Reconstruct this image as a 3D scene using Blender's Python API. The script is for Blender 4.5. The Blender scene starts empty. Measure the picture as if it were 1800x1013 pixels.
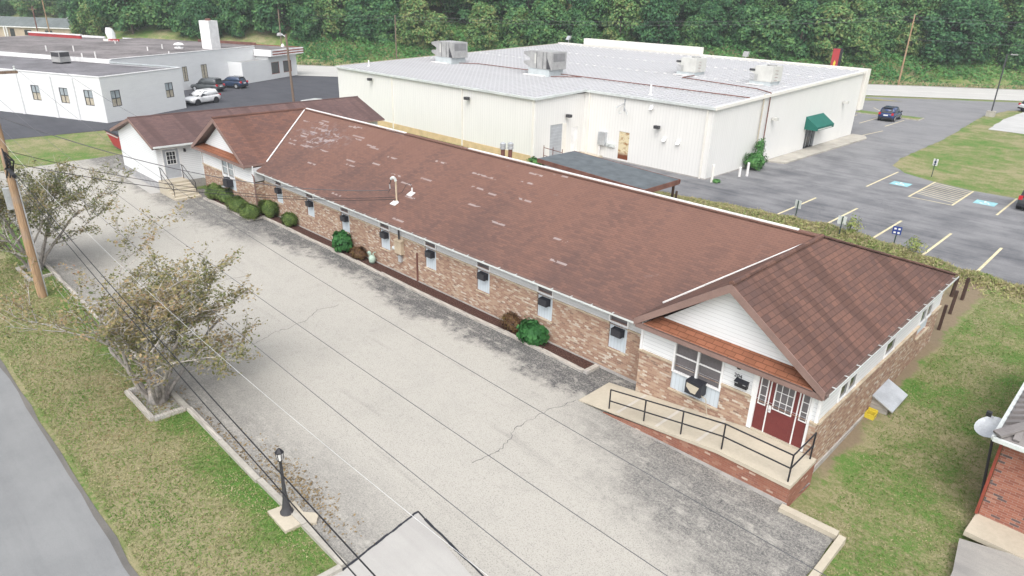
import bpy, math, random
import numpy as np
from mathutils import Matrix, Vector
C = bpy.context.scene.collection
SC = bpy.context.scene
random.seed(7)

# ---------------------------------------------------------------- camera, sky, sun
CAM = (0.0, 0.0, 14.3)
RX = (0.70865351, 0.70509554, 0.02550469)      # camera right
RY = (-0.29538277, 0.2636574, 0.91827762)      # camera up
RF = (-0.64074896, 0.6582743, -0.39511481)     # viewing direction
FPX = 1201.38                                   # focal length in pixels of an 1800 px wide frame
cd = bpy.data.cameras.new('camera')
cd.sensor_width = 36.0
cd.lens = FPX / 1800 * 36
cd.clip_start = 0.2
cd.clip_end = 2000
cam = bpy.data.objects.new('camera', cd)
C.objects.link(cam)
cam.matrix_world = Matrix(((RX[0], RY[0], -RF[0], CAM[0]), (RX[1], RY[1], -RF[1], CAM[1]), (RX[2], RY[2], -RF[2], CAM[2]), (0, 0, 0, 1)))
SC.camera = cam

SUN_EL, SUN_AZ = 54, 143                        # azimuth: degrees clockwise from +y
world = bpy.data.worlds.new('World')
SC.world = world
world.use_nodes = True
wn = world.node_tree
bg = wn.nodes['Background']
sky = wn.nodes.new('ShaderNodeTexSky')
sky.sky_type = 'NISHITA'
sky.sun_disc = False
sky.sun_elevation = math.radians(SUN_EL)
sky.sun_rotation = math.radians(SUN_AZ)
sky.dust_density = 4.0
hs = wn.nodes.new('ShaderNodeHueSaturation')    # overcast: the blue is mostly greyed out
hs.inputs['Saturation'].default_value = 0.28
wn.links.new(sky.outputs[0], hs.inputs['Color'])
wn.links.new(hs.outputs[0], bg.inputs['Color'])
bg.inputs['Strength'].default_value = 0.15
sd = bpy.data.lights.new('sun', 'SUN')
sd.energy = 0.8
sd.angle = math.radians(60)
sd.color = (1.0, 0.965, 0.91)
sun = bpy.data.objects.new('sun', sd)
C.objects.link(sun)
a, e = math.radians(SUN_AZ), math.radians(SUN_EL)
sun.rotation_euler = Vector((-math.sin(a) * math.cos(e), -math.cos(a) * math.cos(e), -math.sin(e))).to_track_quat('-Z', 'Y').to_euler()
SC.view_settings.view_transform = 'Standard'
SC.view_settings.look = 'None'
SC.view_settings.exposure = 0.99
SC.view_settings.gamma = 1.0

# ---------------------------------------------------------------- small helpers
def V(*a): return Vector(a)
def lerp(a, b, t): return a + (b - a) * t
def sst(x, a, b):
    t = min(1, max(0, (x - a) / (b - a)))
    return t * t * (3 - 2 * t)
def visible(p, m=0):
    """rough test whether a world point can fall inside the frame"""
    d = [p[i] - CAM[i] for i in range(3)]
    z = sum(d[i] * RF[i] for i in range(3))
    if z < 1: return False
    x = 900 + FPX * sum(d[i] * RX[i] for i in range(3)) / z
    y = 506 - FPX * sum(d[i] * RY[i] for i in range(3)) / z
    return -m < x < 1800 + m and -m < y < 1013 + m

ORG = {}
class MB:
    """collects faces; build() links them as one mesh object with a UV map in metres"""
    def __init__(s): s.v = []; s.f = []; s.fm = []; s.mats = []
    def mi(s, m):
        if m not in s.mats: s.mats.append(m)
        return s.mats.index(m)
    def poly(s, pts, m):
        n = len(s.v); s.v += [tuple(p) for p in pts]
        s.f.append(tuple(range(n, n + len(pts)))); s.fm.append(s.mi(m)); return s
    def box(s, x0, x1, y0, y1, z0, z1, m):
        return s.hexa([(x0, y0, z0), (x1, y0, z0), (x1, y1, z0), (x0, y1, z0), (x0, y0, z1), (x1, y0, z1), (x1, y1, z1), (x0, y1, z1)], m)
    def hexa(s, p, m):
        n = len(s.v); s.v += [tuple(q) for q in p]
        for f in ((3, 2, 1, 0), (4, 5, 6, 7), (0, 1, 5, 4), (1, 2, 6, 5), (2, 3, 7, 6), (3, 0, 4, 7)):
            s.f.append(tuple(n + i for i in f)); s.fm.append(s.mi(m))
        return s
    def bar(s, p, q, w, h, m, up=(0, 0, 1)):
        p, q = Vector(p), Vector(q); d = (q - p).normalized(); u = Vector(up)
        sdv = d.cross(u)
        if sdv.length < 1e-4: sdv = d.cross(Vector((1, 0, 0)))
        sdv.normalize(); u = sdv.cross(d).normalized(); a = sdv * w / 2; b = u * h / 2
        return s.hexa([p - a - b, p + a - b, q + a - b, q - a - b, p - a + b, p + a + b, q + a + b, q - a + b], m)
    def cyl(s, p, q, r0, r1, m, n=10, caps=True):
        p, q = Vector(p), Vector(q); d = (q - p).normalized()
        u = d.cross(Vector((0, 0, 1)))
        if u.length < 1e-3: u = Vector((1, 0, 0))
        u.normalize(); w = d.cross(u); k = len(s.v); mi = s.mi(m)
        for c, r in ((p, r0), (q, r1)):
            for i in range(n):
                t = 2 * math.pi * i / n; s.v.append(tuple(c + u * (r * math.cos(t)) + w * (r * math.sin(t))))
        for i in range(n):
            j = (i + 1) % n; s.f.append((k + i, k + j, k + n + j, k + n + i)); s.fm.append(mi)
        if caps:
            s.f.append(tuple(k + n - 1 - i for i in range(n))); s.fm.append(mi)
            s.f.append(tuple(k + n + i for i in range(n))); s.fm.append(mi)
        return s
    def tube(s, pts, r, m, n=6):
        for a, b in zip(pts[:-1], pts[1:]): s.cyl(a, b, r, r, m, n)
        return s
    def lathe(s, prof, c, m, n=14):
        k = len(s.v); mi = s.mi(m)
        for r, z in prof:
            for i in range(n):
                t = 2 * math.pi * i / n; s.v.append((c[0] + r * math.cos(t), c[1] + r * math.sin(t), c[2] + z))
        for a in range(len(prof) - 1):
            for i in range(n):
                j = (i + 1) % n; s.f.append((k + a * n + i, k + a * n + j, k + (a + 1) * n + j, k + (a + 1) * n + i)); s.fm.append(mi)
        return s
    def prism(s, pts, d, m, m2=None):
        """polygon pts (3d, counter-clockwise seen from outside) pushed back by vector d"""
        n = len(pts); A = [Vector(p) for p in pts]; B = [p + Vector(d) for p in A]
        s.poly(A, m); s.poly(B[::-1], m2 or m)
        for i in range(n):
            j = (i + 1) % n; s.poly([A[j], A[i], B[i], B[j]], m2 or m)
        return s
    def wall(s, P, U, N, L, z0, z1, holes, depth, m):
        """wall face from P along U (outward normal N) with rectangular openings (u0,u1,z0,z1) and their reveals"""
        P, U, N = Vector(P), Vector(U), Vector(N)
        us = sorted({0, L} | {h[i] for h in holes for i in (0, 1)}); zs = sorted({z0, z1} | {h[i] for h in holes for i in (2, 3)})
        us = [u for u in us if 0 <= u <= L]; zs = [z for z in zs if z0 <= z <= z1]
        flip = U.cross(Vector((0, 0, 1))).dot(N) < 0
        pt = lambda u, z: P + U * u + Vector((0, 0, z))
        for a, b in zip(us[:-1], us[1:]):
            for c, d in zip(zs[:-1], zs[1:]):
                mu, mz = (a + b) / 2, (c + d) / 2
                if any(h[0] < mu < h[1] and h[2] < mz < h[3] for h in holes): continue
                q = [pt(a, c), pt(b, c), pt(b, d), pt(a, d)]
                s.poly(q[::-1] if flip else q, m)
        D = -N * depth
        for h in holes:
            a, b = max(h[0], 0), min(h[1], L); c, d = max(h[2], z0), min(h[3], z1)
            if c >= d: continue
            for p, q in ((pt(a, c), pt(a, d)), (pt(b, c), pt(b, d)), (pt(a, c), pt(b, c)), (pt(a, d), pt(b, d))): s.poly([p, q, q + D, p + D], m)
        return s
    def build(s, name, parent=None, smooth=False, loc=None):
        o0 = Vector(loc) if loc is not None else (Vector(ORG[parent]) if parent else Vector((0, 0, 0)))
        me = bpy.data.meshes.new(name)
        me.from_pydata([(x - o0.x, y - o0.y, z - o0.z) for x, y, z in s.v], [], s.f)
        for m in s.mats: me.materials.append(m)
        me.polygons.foreach_set('material_index', s.fm)
        if smooth: me.polygons.foreach_set('use_smooth', [True] * len(s.f))
        uvl = me.uv_layers.new(name='UVMap'); uv = []
        for p in me.polygons:
            n = p.normal
            if abs(n.z) > 0.995: u = Vector((1, 0, 0)); w = Vector((0, 1, 0))
            else:
                u = Vector((-n.y, n.x, 0)).normalized(); w = n.cross(u)
            for vi in p.vertices:
                q = Vector(s.v[vi]); uv += (q.dot(u), q.dot(w))
        uvl.data.foreach_set('uv', uv)
        o = bpy.data.objects.new(name, me); C.objects.link(o)
        if parent: o.parent = parent; ORG[o] = ORG[parent]
        else: o.location = o0; ORG[o] = tuple(o0)
        return o

def tag(o, label=None, cat=None, group=None, kind=None):
    if label: o['label'] = label
    if cat: o['category'] = cat
    if group: o['group'] = group
    if kind: o['kind'] = kind
    return o
def thing(name, label, cat, loc, group=None, rot=0.0, local=False):
    o = bpy.data.objects.new(name, None); C.objects.link(o)
    o.empty_display_size = 0.3; o.location = loc; o.rotation_euler = (0, 0, rot)
    ORG[o] = (0, 0, 0) if local else tuple(loc)
    return tag(o, label, cat, group)
def solo(mb, name, label, cat, loc=(0, 0, 0), group=None, smooth=False):
    return tag(mb.build(name, None, smooth, loc), label, cat, group)
def struct(mb, name): return tag(mb.build(name), kind='structure')
def copy_tree(o, parent=None):
    c = o.copy(); C.objects.link(c)
    if parent: c.parent = parent
    for ch in list(o.children): copy_tree(ch, c)
    return c

# ---------------------------------------------------------------- procedural materials
class NT:
    def __init__(s, name):
        s.mat = bpy.data.materials.new(name); s.mat.use_nodes = True
        s.t = s.mat.node_tree; s.b = s.t.nodes['Principled BSDF']; s.tc = s.t.nodes.new('ShaderNodeTexCoord')
    def n(s, ty): return s.t.nodes.new(ty)
    def l(s, a, b):
        if hasattr(a, 'is_linked') or hasattr(a, 'links'): s.t.links.new(a, b)
        elif isinstance(a, (tuple, list)): b.default_value = tuple(a) + ((1.0,) if len(a) == 3 and len(b.default_value) == 4 else ())
        else: b.default_value = a
    def m(s, op, a, b=0.0, c=None):
        n = s.n('ShaderNodeMath'); n.operation = op; s.l(a, n.inputs[0]); s.l(b, n.inputs[1])
        if c is not None: s.l(c, n.inputs[2])
        return n.outputs[0]
    def sep(s, v):
        n = s.n('ShaderNodeSeparateXYZ'); s.l(v, n.inputs[0]); return n.outputs
    def comb(s, x, y, z=0.0):
        n = s.n('ShaderNodeCombineXYZ'); s.l(x, n.inputs[0]); s.l(y, n.inputs[1]); s.l(z, n.inputs[2]); return n.outputs[0]
    def scl(s, v, k):
        n = s.n('ShaderNodeVectorMath'); n.operation = 'MULTIPLY'; s.l(v, n.inputs[0]); n.inputs[1].default_value = k; return n.outputs[0]
    def noise(s, v, scale, detail=3.0, rough=0.55, dist=0.0):
        n = s.n('ShaderNodeTexNoise'); s.l(v, n.inputs['Vector']); n.inputs['Scale'].default_value = scale
        n.inputs['Detail'].default_value = detail; n.inputs['Roughness'].default_value = rough; n.inputs['Distortion'].default_value = dist
        return n.outputs['Fac']
    def ss(s, v, a, b):
        n = s.n('ShaderNodeMapRange'); n.interpolation_type = 'SMOOTHSTEP'; s.l(v, n.inputs[0])
        n.inputs[1].default_value = a; n.inputs[2].default_value = b; return n.outputs[0]
    def ramp(s, f, st, const=False):
        n = s.n('ShaderNodeValToRGB'); r = n.color_ramp
        if const: r.interpolation = 'CONSTANT'
        while len(r.elements) < len(st): r.elements.new(0.5)
        for el, (p, c) in zip(r.elements, st): el.position = p; el.color = tuple(c) + (1,)
        s.l(f, n.inputs[0]); return n.outputs[0]
    def mix(s, f, a, b, mode='MIX'):
        n = s.n('ShaderNodeMix'); n.data_type = 'RGBA'; n.blend_type = mode
        s.l(f, n.inputs[0]); s.l(a, n.inputs[6]); s.l(b, n.inputs[7]); return n.outputs[2]
    def cells(s, w, h, stag=0.5, uv=None):
        x, y, z = s.sep(uv or s.tc.outputs['UV'])[:3]
        v = s.m('DIVIDE', y, h); row = s.m('FLOOR', v); u = s.m('ADD', s.m('DIVIDE', x, w), s.m('MULTIPLY', row, stag)); col = s.m('FLOOR', u)
        wn_ = s.n('ShaderNodeTexWhiteNoise'); wn_.noise_dimensions = '2D'; s.l(s.comb(col, row), wn_.inputs['Vector'])
        return wn_.outputs['Value'], s.m('FRACT', u), s.m('FRACT', v)
    def bump(s, h, k, d=0.02):
        n = s.n('ShaderNodeBump'); n.inputs['Strength'].default_value = k; n.inputs['Distance'].default_value = d
        s.l(h, n.inputs['Height']); s.l(n.outputs[0], s.b.inputs['Normal'])
    def out(s, col, rough=0.75, metal=0.0, spec=0.3):
        s.l(col, s.b.inputs['Base Color']); s.l(rough, s.b.inputs['Roughness']); s.b.inputs['Metallic'].default_value = metal
        s.b.inputs['Specular IOR Level'].default_value = spec
        return s.mat
def k3(c, k): return tuple(min(1, x * k) for x in c)

def plain(name, c, rough=0.6, metal=0.0, var=0.14, sc=1.3, spec=0.3, bump=0.0):
    t = NT(name); o = t.tc.outputs['Object']
    a = t.noise(o, sc, 4, 0.6); b = t.noise(o, sc * 14, 2)
    f = t.m('ADD', t.m('MULTIPLY', a, 0.7), t.m('MULTIPLY', b, 0.3))
    if bump: t.bump(b, bump)
    return t.out(t.mix(t.ss(f, 0.28, 0.72), k3(c, 1 - var), k3(c, 1 + var)), rough, metal, spec)

def brick(name, stops, mortar, w=0.21, h=0.078, mort=0.13, dirt=0.35):
    t = NT(name); r, fu, fv = t.cells(w, h)
    c = t.ramp(r, stops, True)
    big = t.noise(t.tc.outputs['Object'], 0.8, 3); fine = t.noise(t.tc.outputs['UV'], 45, 2)
    c = t.mix(t.m('MULTIPLY', fine, 0.35), c, k3(mortar, 0.6))
    mk = t.m('MAXIMUM', t.m('LESS_THAN', fv, mort), t.m('LESS_THAN', fu, mort * h / w))
    c = t.mix(mk, c, mortar)
    c = t.mix(t.m('MULTIPLY', t.ss(big, 0.35, 0.75), dirt), c, k3(stops[0][1], 0.8))
    t.bump(t.m('SUBTRACT', 1.0, mk), 0.5, 0.008)
    return t.out(c, 0.9, 0, 0.15)

def shingle(name, lo, hi, w=0.32, h=0.17, streak=0.5, patches=0.0, edge=0.55, wear=None, sw=0.75):
    """asphalt shingles: per-tab tone, dark course lines, down-slope streaks, torn tabs"""
    t = NT(name); uv = t.tc.outputs['UV']; r, fu, fv = t.cells(w, h)
    big = t.noise(uv, 0.22, 4, 0.6)
    st = t.noise(t.scl(uv, (sw, 0.07, 1)), 1.0, 3, 0.55, 0.3)
    f = t.m('ADD', t.m('MULTIPLY', r, 0.16), t.m('ADD', t.m('MULTIPLY', big, 0.42), t.m('MULTIPLY', st, 0.42)))
    if wear:                                    # upper courses have lost granules and show red
        g = t.ss(t.sep(t.tc.outputs['Object'])[1], wear[0], wear[1]); f = t.m('ADD', f, t.m('MULTIPLY', g, wear[2]))
    c = t.mix(t.ss(f, 0.30, 0.72), lo, hi)
    c = t.mix(t.m('MULTIPLY', t.ss(st, 0.50, 0.60), streak), c, k3(lo, 0.62))
    ln = t.m('MAXIMUM', t.m('LESS_THAN', fv, 0.14), t.m('LESS_THAN', fu, 0.05))
    c = t.mix(t.m('MULTIPLY', ln, edge), c, k3(lo, 0.38))
    c = t.mix(t.m('MULTIPLY', t.noise(uv, 38, 2), 0.35), c, k3(lo, 0.5))
    if patches:
        r2, a, b = t.cells(0.95, h)
        o = t.tc.outputs['Object']; x, y, z = t.sep(o)[:3]
        far = t.ss(x, 16.0, -14.0); top = t.ss(y, -6.0, -0.5)
        th = t.m('SUBTRACT', 0.994, t.m('MULTIPLY', t.m('MULTIPLY', far, top), patches))
        dx = t.m('SUBTRACT', x, -14.6); dy = t.m('SUBTRACT', y, -1.5)
        cl = t.ss(t.m('SQRT', t.m('ADD', t.m('MULTIPLY', t.m('MULTIPLY', dx, dx), 0.14), t.m('MULTIPLY', dy, dy))), 1.7, 0.2)
        th = t.m('SUBTRACT', th, t.m('MULTIPLY', cl, 0.22))
        pm = t.m('MULTIPLY', t.m('GREATER_THAN', r2, th), t.m('LESS_THAN', t.noise(uv, 2.6, 2), 0.56))
        c = t.mix(t.m('MULTIPLY', pm, t.m('ADD', 0.25, t.m('MULTIPLY', t.noise(uv, 0.7, 2), 0.6))), c, (0.38, 0.33, 0.32))
        stn = t.ss(t.noise(uv, 0.9, 5, 0.7), 0.66, 0.74)
        c = t.mix(t.m('MULTIPLY', stn, 0.25), c, (0.22, 0.2, 0.2))
        c = t.mix(t.m('MULTIPLY', t.m('MULTIPLY', cl, t.ss(t.noise(uv, 2.2, 5, 0.7), 0.5, 0.62)), 0.6), c, (0.27, 0.26, 0.28))
    t.bump(t.m('SUBTRACT', 1.0, ln), 0.45, 0.012)
    return t.out(c, 0.92, 0, 0.12)

def siding(name, c, h=0.11, dark=0.6, vert=False, dirt=0.35):
    t = NT(name); u, v = t.sep(t.tc.outputs['UV'])[:2]
    f = t.m('FRACT', t.m('DIVIDE', u if vert else v, h))
    ln = t.m('LESS_THAN', f, 0.13)
    d = t.noise(t.scl(t.tc.outputs['UV'], (1.6, 0.25, 1) if vert else (0.5, 1.5, 1)), 1.1, 5, 0.65)
    col = t.mix(t.m('MULTIPLY', t.ss(d, 0.35, 0.8), dirt), c, k3(c, 0.80))
    col = t.mix(t.m('MULTIPLY', ln, dark), col, k3(c, 0.62))
    t.bump(f, 0.4, 0.012)
    return t.out(col, 0.55, 0, 0.3)

def glass(name, c=(0.03, 0.035, 0.04), rough=0.08):
    t = NT(name); return t.out(t.mix(t.noise(t.tc.outputs['Object'], 1.7, 2), k3(c, 0.6), k3(c, 1.5)), rough, 0, 0.6)

def leaf(name, stops, sc=0.5, mixn=0.5):
    t = NT(name); g = t.n('ShaderNodeNewGeometry'); n = t.noise(t.tc.outputs['Object'], sc, 3)
    f = t.m('ADD', t.m('MULTIPLY', g.outputs['Random Per Island'], 1 - mixn), t.m('MULTIPLY', t.ss(n, 0.3, 0.7), mixn))
    c = t.ramp(f, stops); t.b.inputs['Transmission Weight'].default_value = 0.0
    m = t.out(c, 0.65, 0, 0.25)
    tr = t.n('ShaderNodeBsdfTranslucent'); t.l(c, tr.inputs['Color']); mx = t.n('ShaderNodeMixShader'); mx.inputs[0].default_value = 0.3
    t.l(t.b.outputs[0], mx.inputs[1]); t.l(tr.outputs[0], mx.inputs[2])
    t.l(mx.outputs[0], t.t.nodes['Material Output'].inputs['Surface']); return m

def treevar(name, stops):
    """crown foliage; the object's own random number shifts the hue from tree to tree"""
    t = NT(name); g = t.n('ShaderNodeNewGeometry'); oi = t.n('ShaderNodeObjectInfo'); n = t.noise(t.tc.outputs['Object'], 0.45, 3)
    f = t.m('ADD', t.m('MULTIPLY', g.outputs['Random Per Island'], 0.42), t.m('ADD', t.m('MULTIPLY', t.ss(n, 0.3, 0.7), 0.28), t.m('MULTIPLY', oi.outputs['Random'], 0.50)))
    c = t.ramp(f, stops); m = t.out(c, 0.6, 0, 0.25)
    tr = t.n('ShaderNodeBsdfTranslucent'); t.l(c, tr.inputs['Color']); mx = t.n('ShaderNodeMixShader'); mx.inputs[0].default_value = 0.25
    t.l(t.b.outputs[0], mx.inputs[1]); t.l(tr.outputs[0], mx.inputs[2])
    t.l(mx.outputs[0], t.t.nodes['Material Output'].inputs['Surface']); return m

def grassmat():
    t = NT('grass_ground'); o = t.tc.outputs['Object']; x, y, z = t.sep(o)[:3]
    big = t.noise(o, 0.16, 4, 0.6, 0.4); mid = t.noise(o, 0.75, 5, 0.65); fine = t.noise(t.scl(o, (1, 1, 1)), 6, 7, 0.85); vf = t.noise(t.scl(o, (1.6, 1, 1)), 34, 2, 0.6)
    f = t.m('ADD', t.m('ADD', t.m('MULTIPLY', big, 0.40), t.m('MULTIPLY', mid, 0.42)), t.m('MULTIPLY', fine, 0.52)); f = t.m('SUBTRACT', f, 0.14)
    # the lawn near the street is drier than the one along the driveway kerb, as in life
    dry = t.m('MULTIPLY', t.ss(y, 6.6, 4.6), t.ss(y, 2.9, 3.7)); f = t.m('ADD', f, t.m('SUBTRACT', t.m('MULTIPLY', dry, 0.13), t.m('MULTIPLY', t.ss(y, 5.4, 6.6), t.m('MULTIPLY', t.ss(y, 8, 7), 0.075))))
    gr = t.ramp(f, [(0.38, (0.078, 0.195, 0.034)), (0.46, (0.13, 0.235, 0.056)), (0.53, (0.225, 0.24, 0.105)), (0.61, (0.36, 0.315, 0.19))])
    c = t.mix(t.ss(vf, 0.3, 0.75), t.mix(0.45, gr, (0.05, 0.075, 0.022)), gr)
    c = t.mix(t.m('MULTIPLY', t.ss(t.noise(o, 22, 2), 0.60, 0.72), 0.35), c, (0.34, 0.29, 0.17))
    soil = t.m('MULTIPLY', t.ss(t.m('ADD', t.m('SUBTRACT', x, -5.6), t.m('MULTIPLY', mid, -1.3)), -0.30, -0.60), t.m('MULTIPLY', t.ss(y, 19.5, 22), t.ss(x, -7.5, -6.6)))
    c = t.mix(soil, c, t.mix(fine, (0.13, 0.10, 0.07), (0.30, 0.24, 0.16)))
    t.bump(vf, 0.6, 0.05)
    return t.out(c, 0.95, 0, 0.1)

def pavement(name, light, dark, kind):
    t = NT(name); o = t.tc.outputs['Object']; x, y, z = t.sep(o)[:3]
    n1 = t.noise(o, 0.35, 5, 0.65); n2 = t.noise(o, 2.2, 5, 0.7); gritty = t.noise(o, 24, 3, 0.8); grit2 = t.noise(o, 60, 1)
    strk = t.noise(t.scl(o, (0.10, 1.3, 1)), 1.0, 5, 0.68, 0.2)
    if kind == 'drive':
        w = t.m('ADD', t.m('ADD', y, t.m('MULTIPLY', t.m('SUBTRACT', n2, 0.5), 2.6)), t.m('MULTIPLY', t.m('SUBTRACT', n1, 0.5), 4.0))
        e1 = t.ss(w, 17.7, 19.2); e2 = t.m('MULTIPLY', t.ss(w, 10.6, 6.9), 0.55)
        e3 = t.m('MULTIPLY', t.ss(t.m('ADD', w, t.m('MULTIPLY', x, 0.45)), 9.2, 12.4), t.ss(x, -17, -9))
        far = t.m('MULTIPLY', t.m('MULTIPLY', t.ss(x, -37.0, -41.0), t.ss(w, 15.2, 17.4)), 0.8)
        f = t.m('MAXIMUM', t.m('MAXIMUM', t.m('MULTIPLY', e1, 1.0), e2), t.m('MAXIMUM', t.m('MULTIPLY', e3, 0.72), far))
        f = t.m('MAXIMUM', f, t.m('MULTIPLY', t.ss(strk, 0.56, 0.76), 0.34))
        f = t.m('MULTIPLY', f, t.ss(t.m('ADD', t.m('MULTIPLY', t.noise(o, 1.6, 7, 0.8, 0.3), 0.55), t.m('MULTIPLY', t.noise(t.scl(o, (0.35, 2.2, 1)), 1.4, 6, 0.75), 0.45)), 0.33, 0.53))
        f = t.m('ADD', f, t.m('MULTIPLY', t.ss(n1, 0.45, 0.7), 0.10)); f = t.m('ADD', f, t.m('MULTIPLY', t.ss(n2, 0.5, 0.75), 0.14))
        f = t.m('MULTIPLY', f, t.m('ADD', 0.45, t.m('MULTIPLY', t.ss(t.noise(o, 13, 5, 0.85), 0.36, 0.60), 0.75)))
    else:
        f = t.m('ADD', t.m('MULTIPLY', t.ss(n1, 0.35, 0.7), 0.55), t.m('MULTIPLY', t.ss(strk, 0.4, 0.7), 0.35))
        if kind == 'lot':                       # paler, worn lane towards the far road
            f = t.m('MULTIPLY', f, t.m('SUBTRACT', 1.0, t.m('MULTIPLY', t.ss(y, 58, 95), 0.55)))
            f = t.m('ADD', f, t.m('MULTIPLY', t.ss(y, 58, 50), 0.15))
    c = t.mix(f, light, dark)
    c = t.mix(t.m('MULTIPLY', t.ss(gritty, 0.50, 0.66), 0.50), c, k3(dark, 1.1))
    c = t.mix(t.m('MULTIPLY', t.ss(grit2, 0.55, 0.7), 0.28), c, k3(light, 1.22))
    vo = t.n('ShaderNodeTexVoronoi'); vo.feature = 'DISTANCE_TO_EDGE'; vo.inputs['Scale'].default_value = 0.16
    wob = t.n('ShaderNodeVectorMath'); wob.operation = 'ADD'; t.l(o, wob.inputs[0]); t.l(t.comb(t.m('MULTIPLY', n2, 2.6), t.m('MULTIPLY', t.noise(o, 0.9, 4), 2.6)), wob.inputs[1]); t.l(wob.outputs[0], vo.inputs['Vector'])
    crk = t.m('MULTIPLY', t.m('LESS_THAN', vo.outputs['Distance'], 0.0045), t.ss(t.noise(o, 0.12, 2), 0.50, 0.60))
    c = t.mix(t.m('MULTIPLY', crk, 0.45 if kind == 'lot' else 0.0), c, k3(dark, 0.55))
    t.bump(gritty, 0.35, 0.02)
    return t.out(c, 0.93, 0, 0.15)

def mulchmat():
    t = NT('mulch_chips'); o = t.tc.outputs['Object']; n = t.noise(o, 16, 4, 0.8)
    t.bump(n, 0.9, 0.05)
    return t.out(t.ramp(n, [(0.3, (0.025, 0.013, 0.011)), (0.52, (0.075, 0.040, 0.033)), (0.72, (0.20, 0.125, 0.105))]), 0.95, 0, 0.1)

def metalroof(name, c):
    t = NT(name); uv = t.tc.outputs['UV']; n = t.noise(t.scl(uv, (0.7, 0.10, 1)), 1.0, 5, 0.65); u = t.sep(uv)[0]
    band = t.ss(t.m('ABSOLUTE', t.m('SUBTRACT', t.m('FRACT', t.m('DIVIDE', u, 0.61)), 0.5)), 0.28, 0.40)
    c2 = t.mix(t.ss(n, 0.3, 0.75), k3(c, 1.06), k3(c, 0.92))
    return t.out(t.mix(t.m('MULTIPLY', band, 0.5), c2, k3(c, 1.4)), 0.45, 0.1, 0.4)

def wood(name, c, sc=(30, 30, 1.2)):
    t = NT(name); n = t.noise(t.scl(t.tc.outputs['Object'], sc), 1.0, 4, 0.7); b = t.noise(t.tc.outputs['Object'], 0.7, 4)
    cc = t.mix(t.ss(n, 0.3, 0.7), k3(c, 0.6), k3(c, 1.25)); t.bump(n, 0.4, 0.01)
    return t.out(t.mix(t.m('MULTIPLY', t.ss(b, 0.45, 0.7), 0.5), cc, k3((c[0] + c[1] + c[2],) * 3, 0.30)), 0.9, 0, 0.1)

def rustydoor():
    t = NT('rusty_door_paint'); o = t.tc.outputs['UV']; v = t.sep(t.tc.outputs['Object'])[2]
    n = t.noise(t.scl(o, (1.5, 3.5, 1)), 1.2, 5, 0.7)
    c = t.ramp(n, [(0.3, (0.62, 0.50, 0.28)), (0.5, (0.62, 0.55, 0.38)), (0.62, (0.30, 0.15, 0.05))])
    c = t.mix(t.ss(t.m('ADD', v, t.m('MULTIPLY', n, 0.8)), 1.35, 0.95), c, (0.16, 0.05, 0.02))
    return t.out(c, 0.8)

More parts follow.
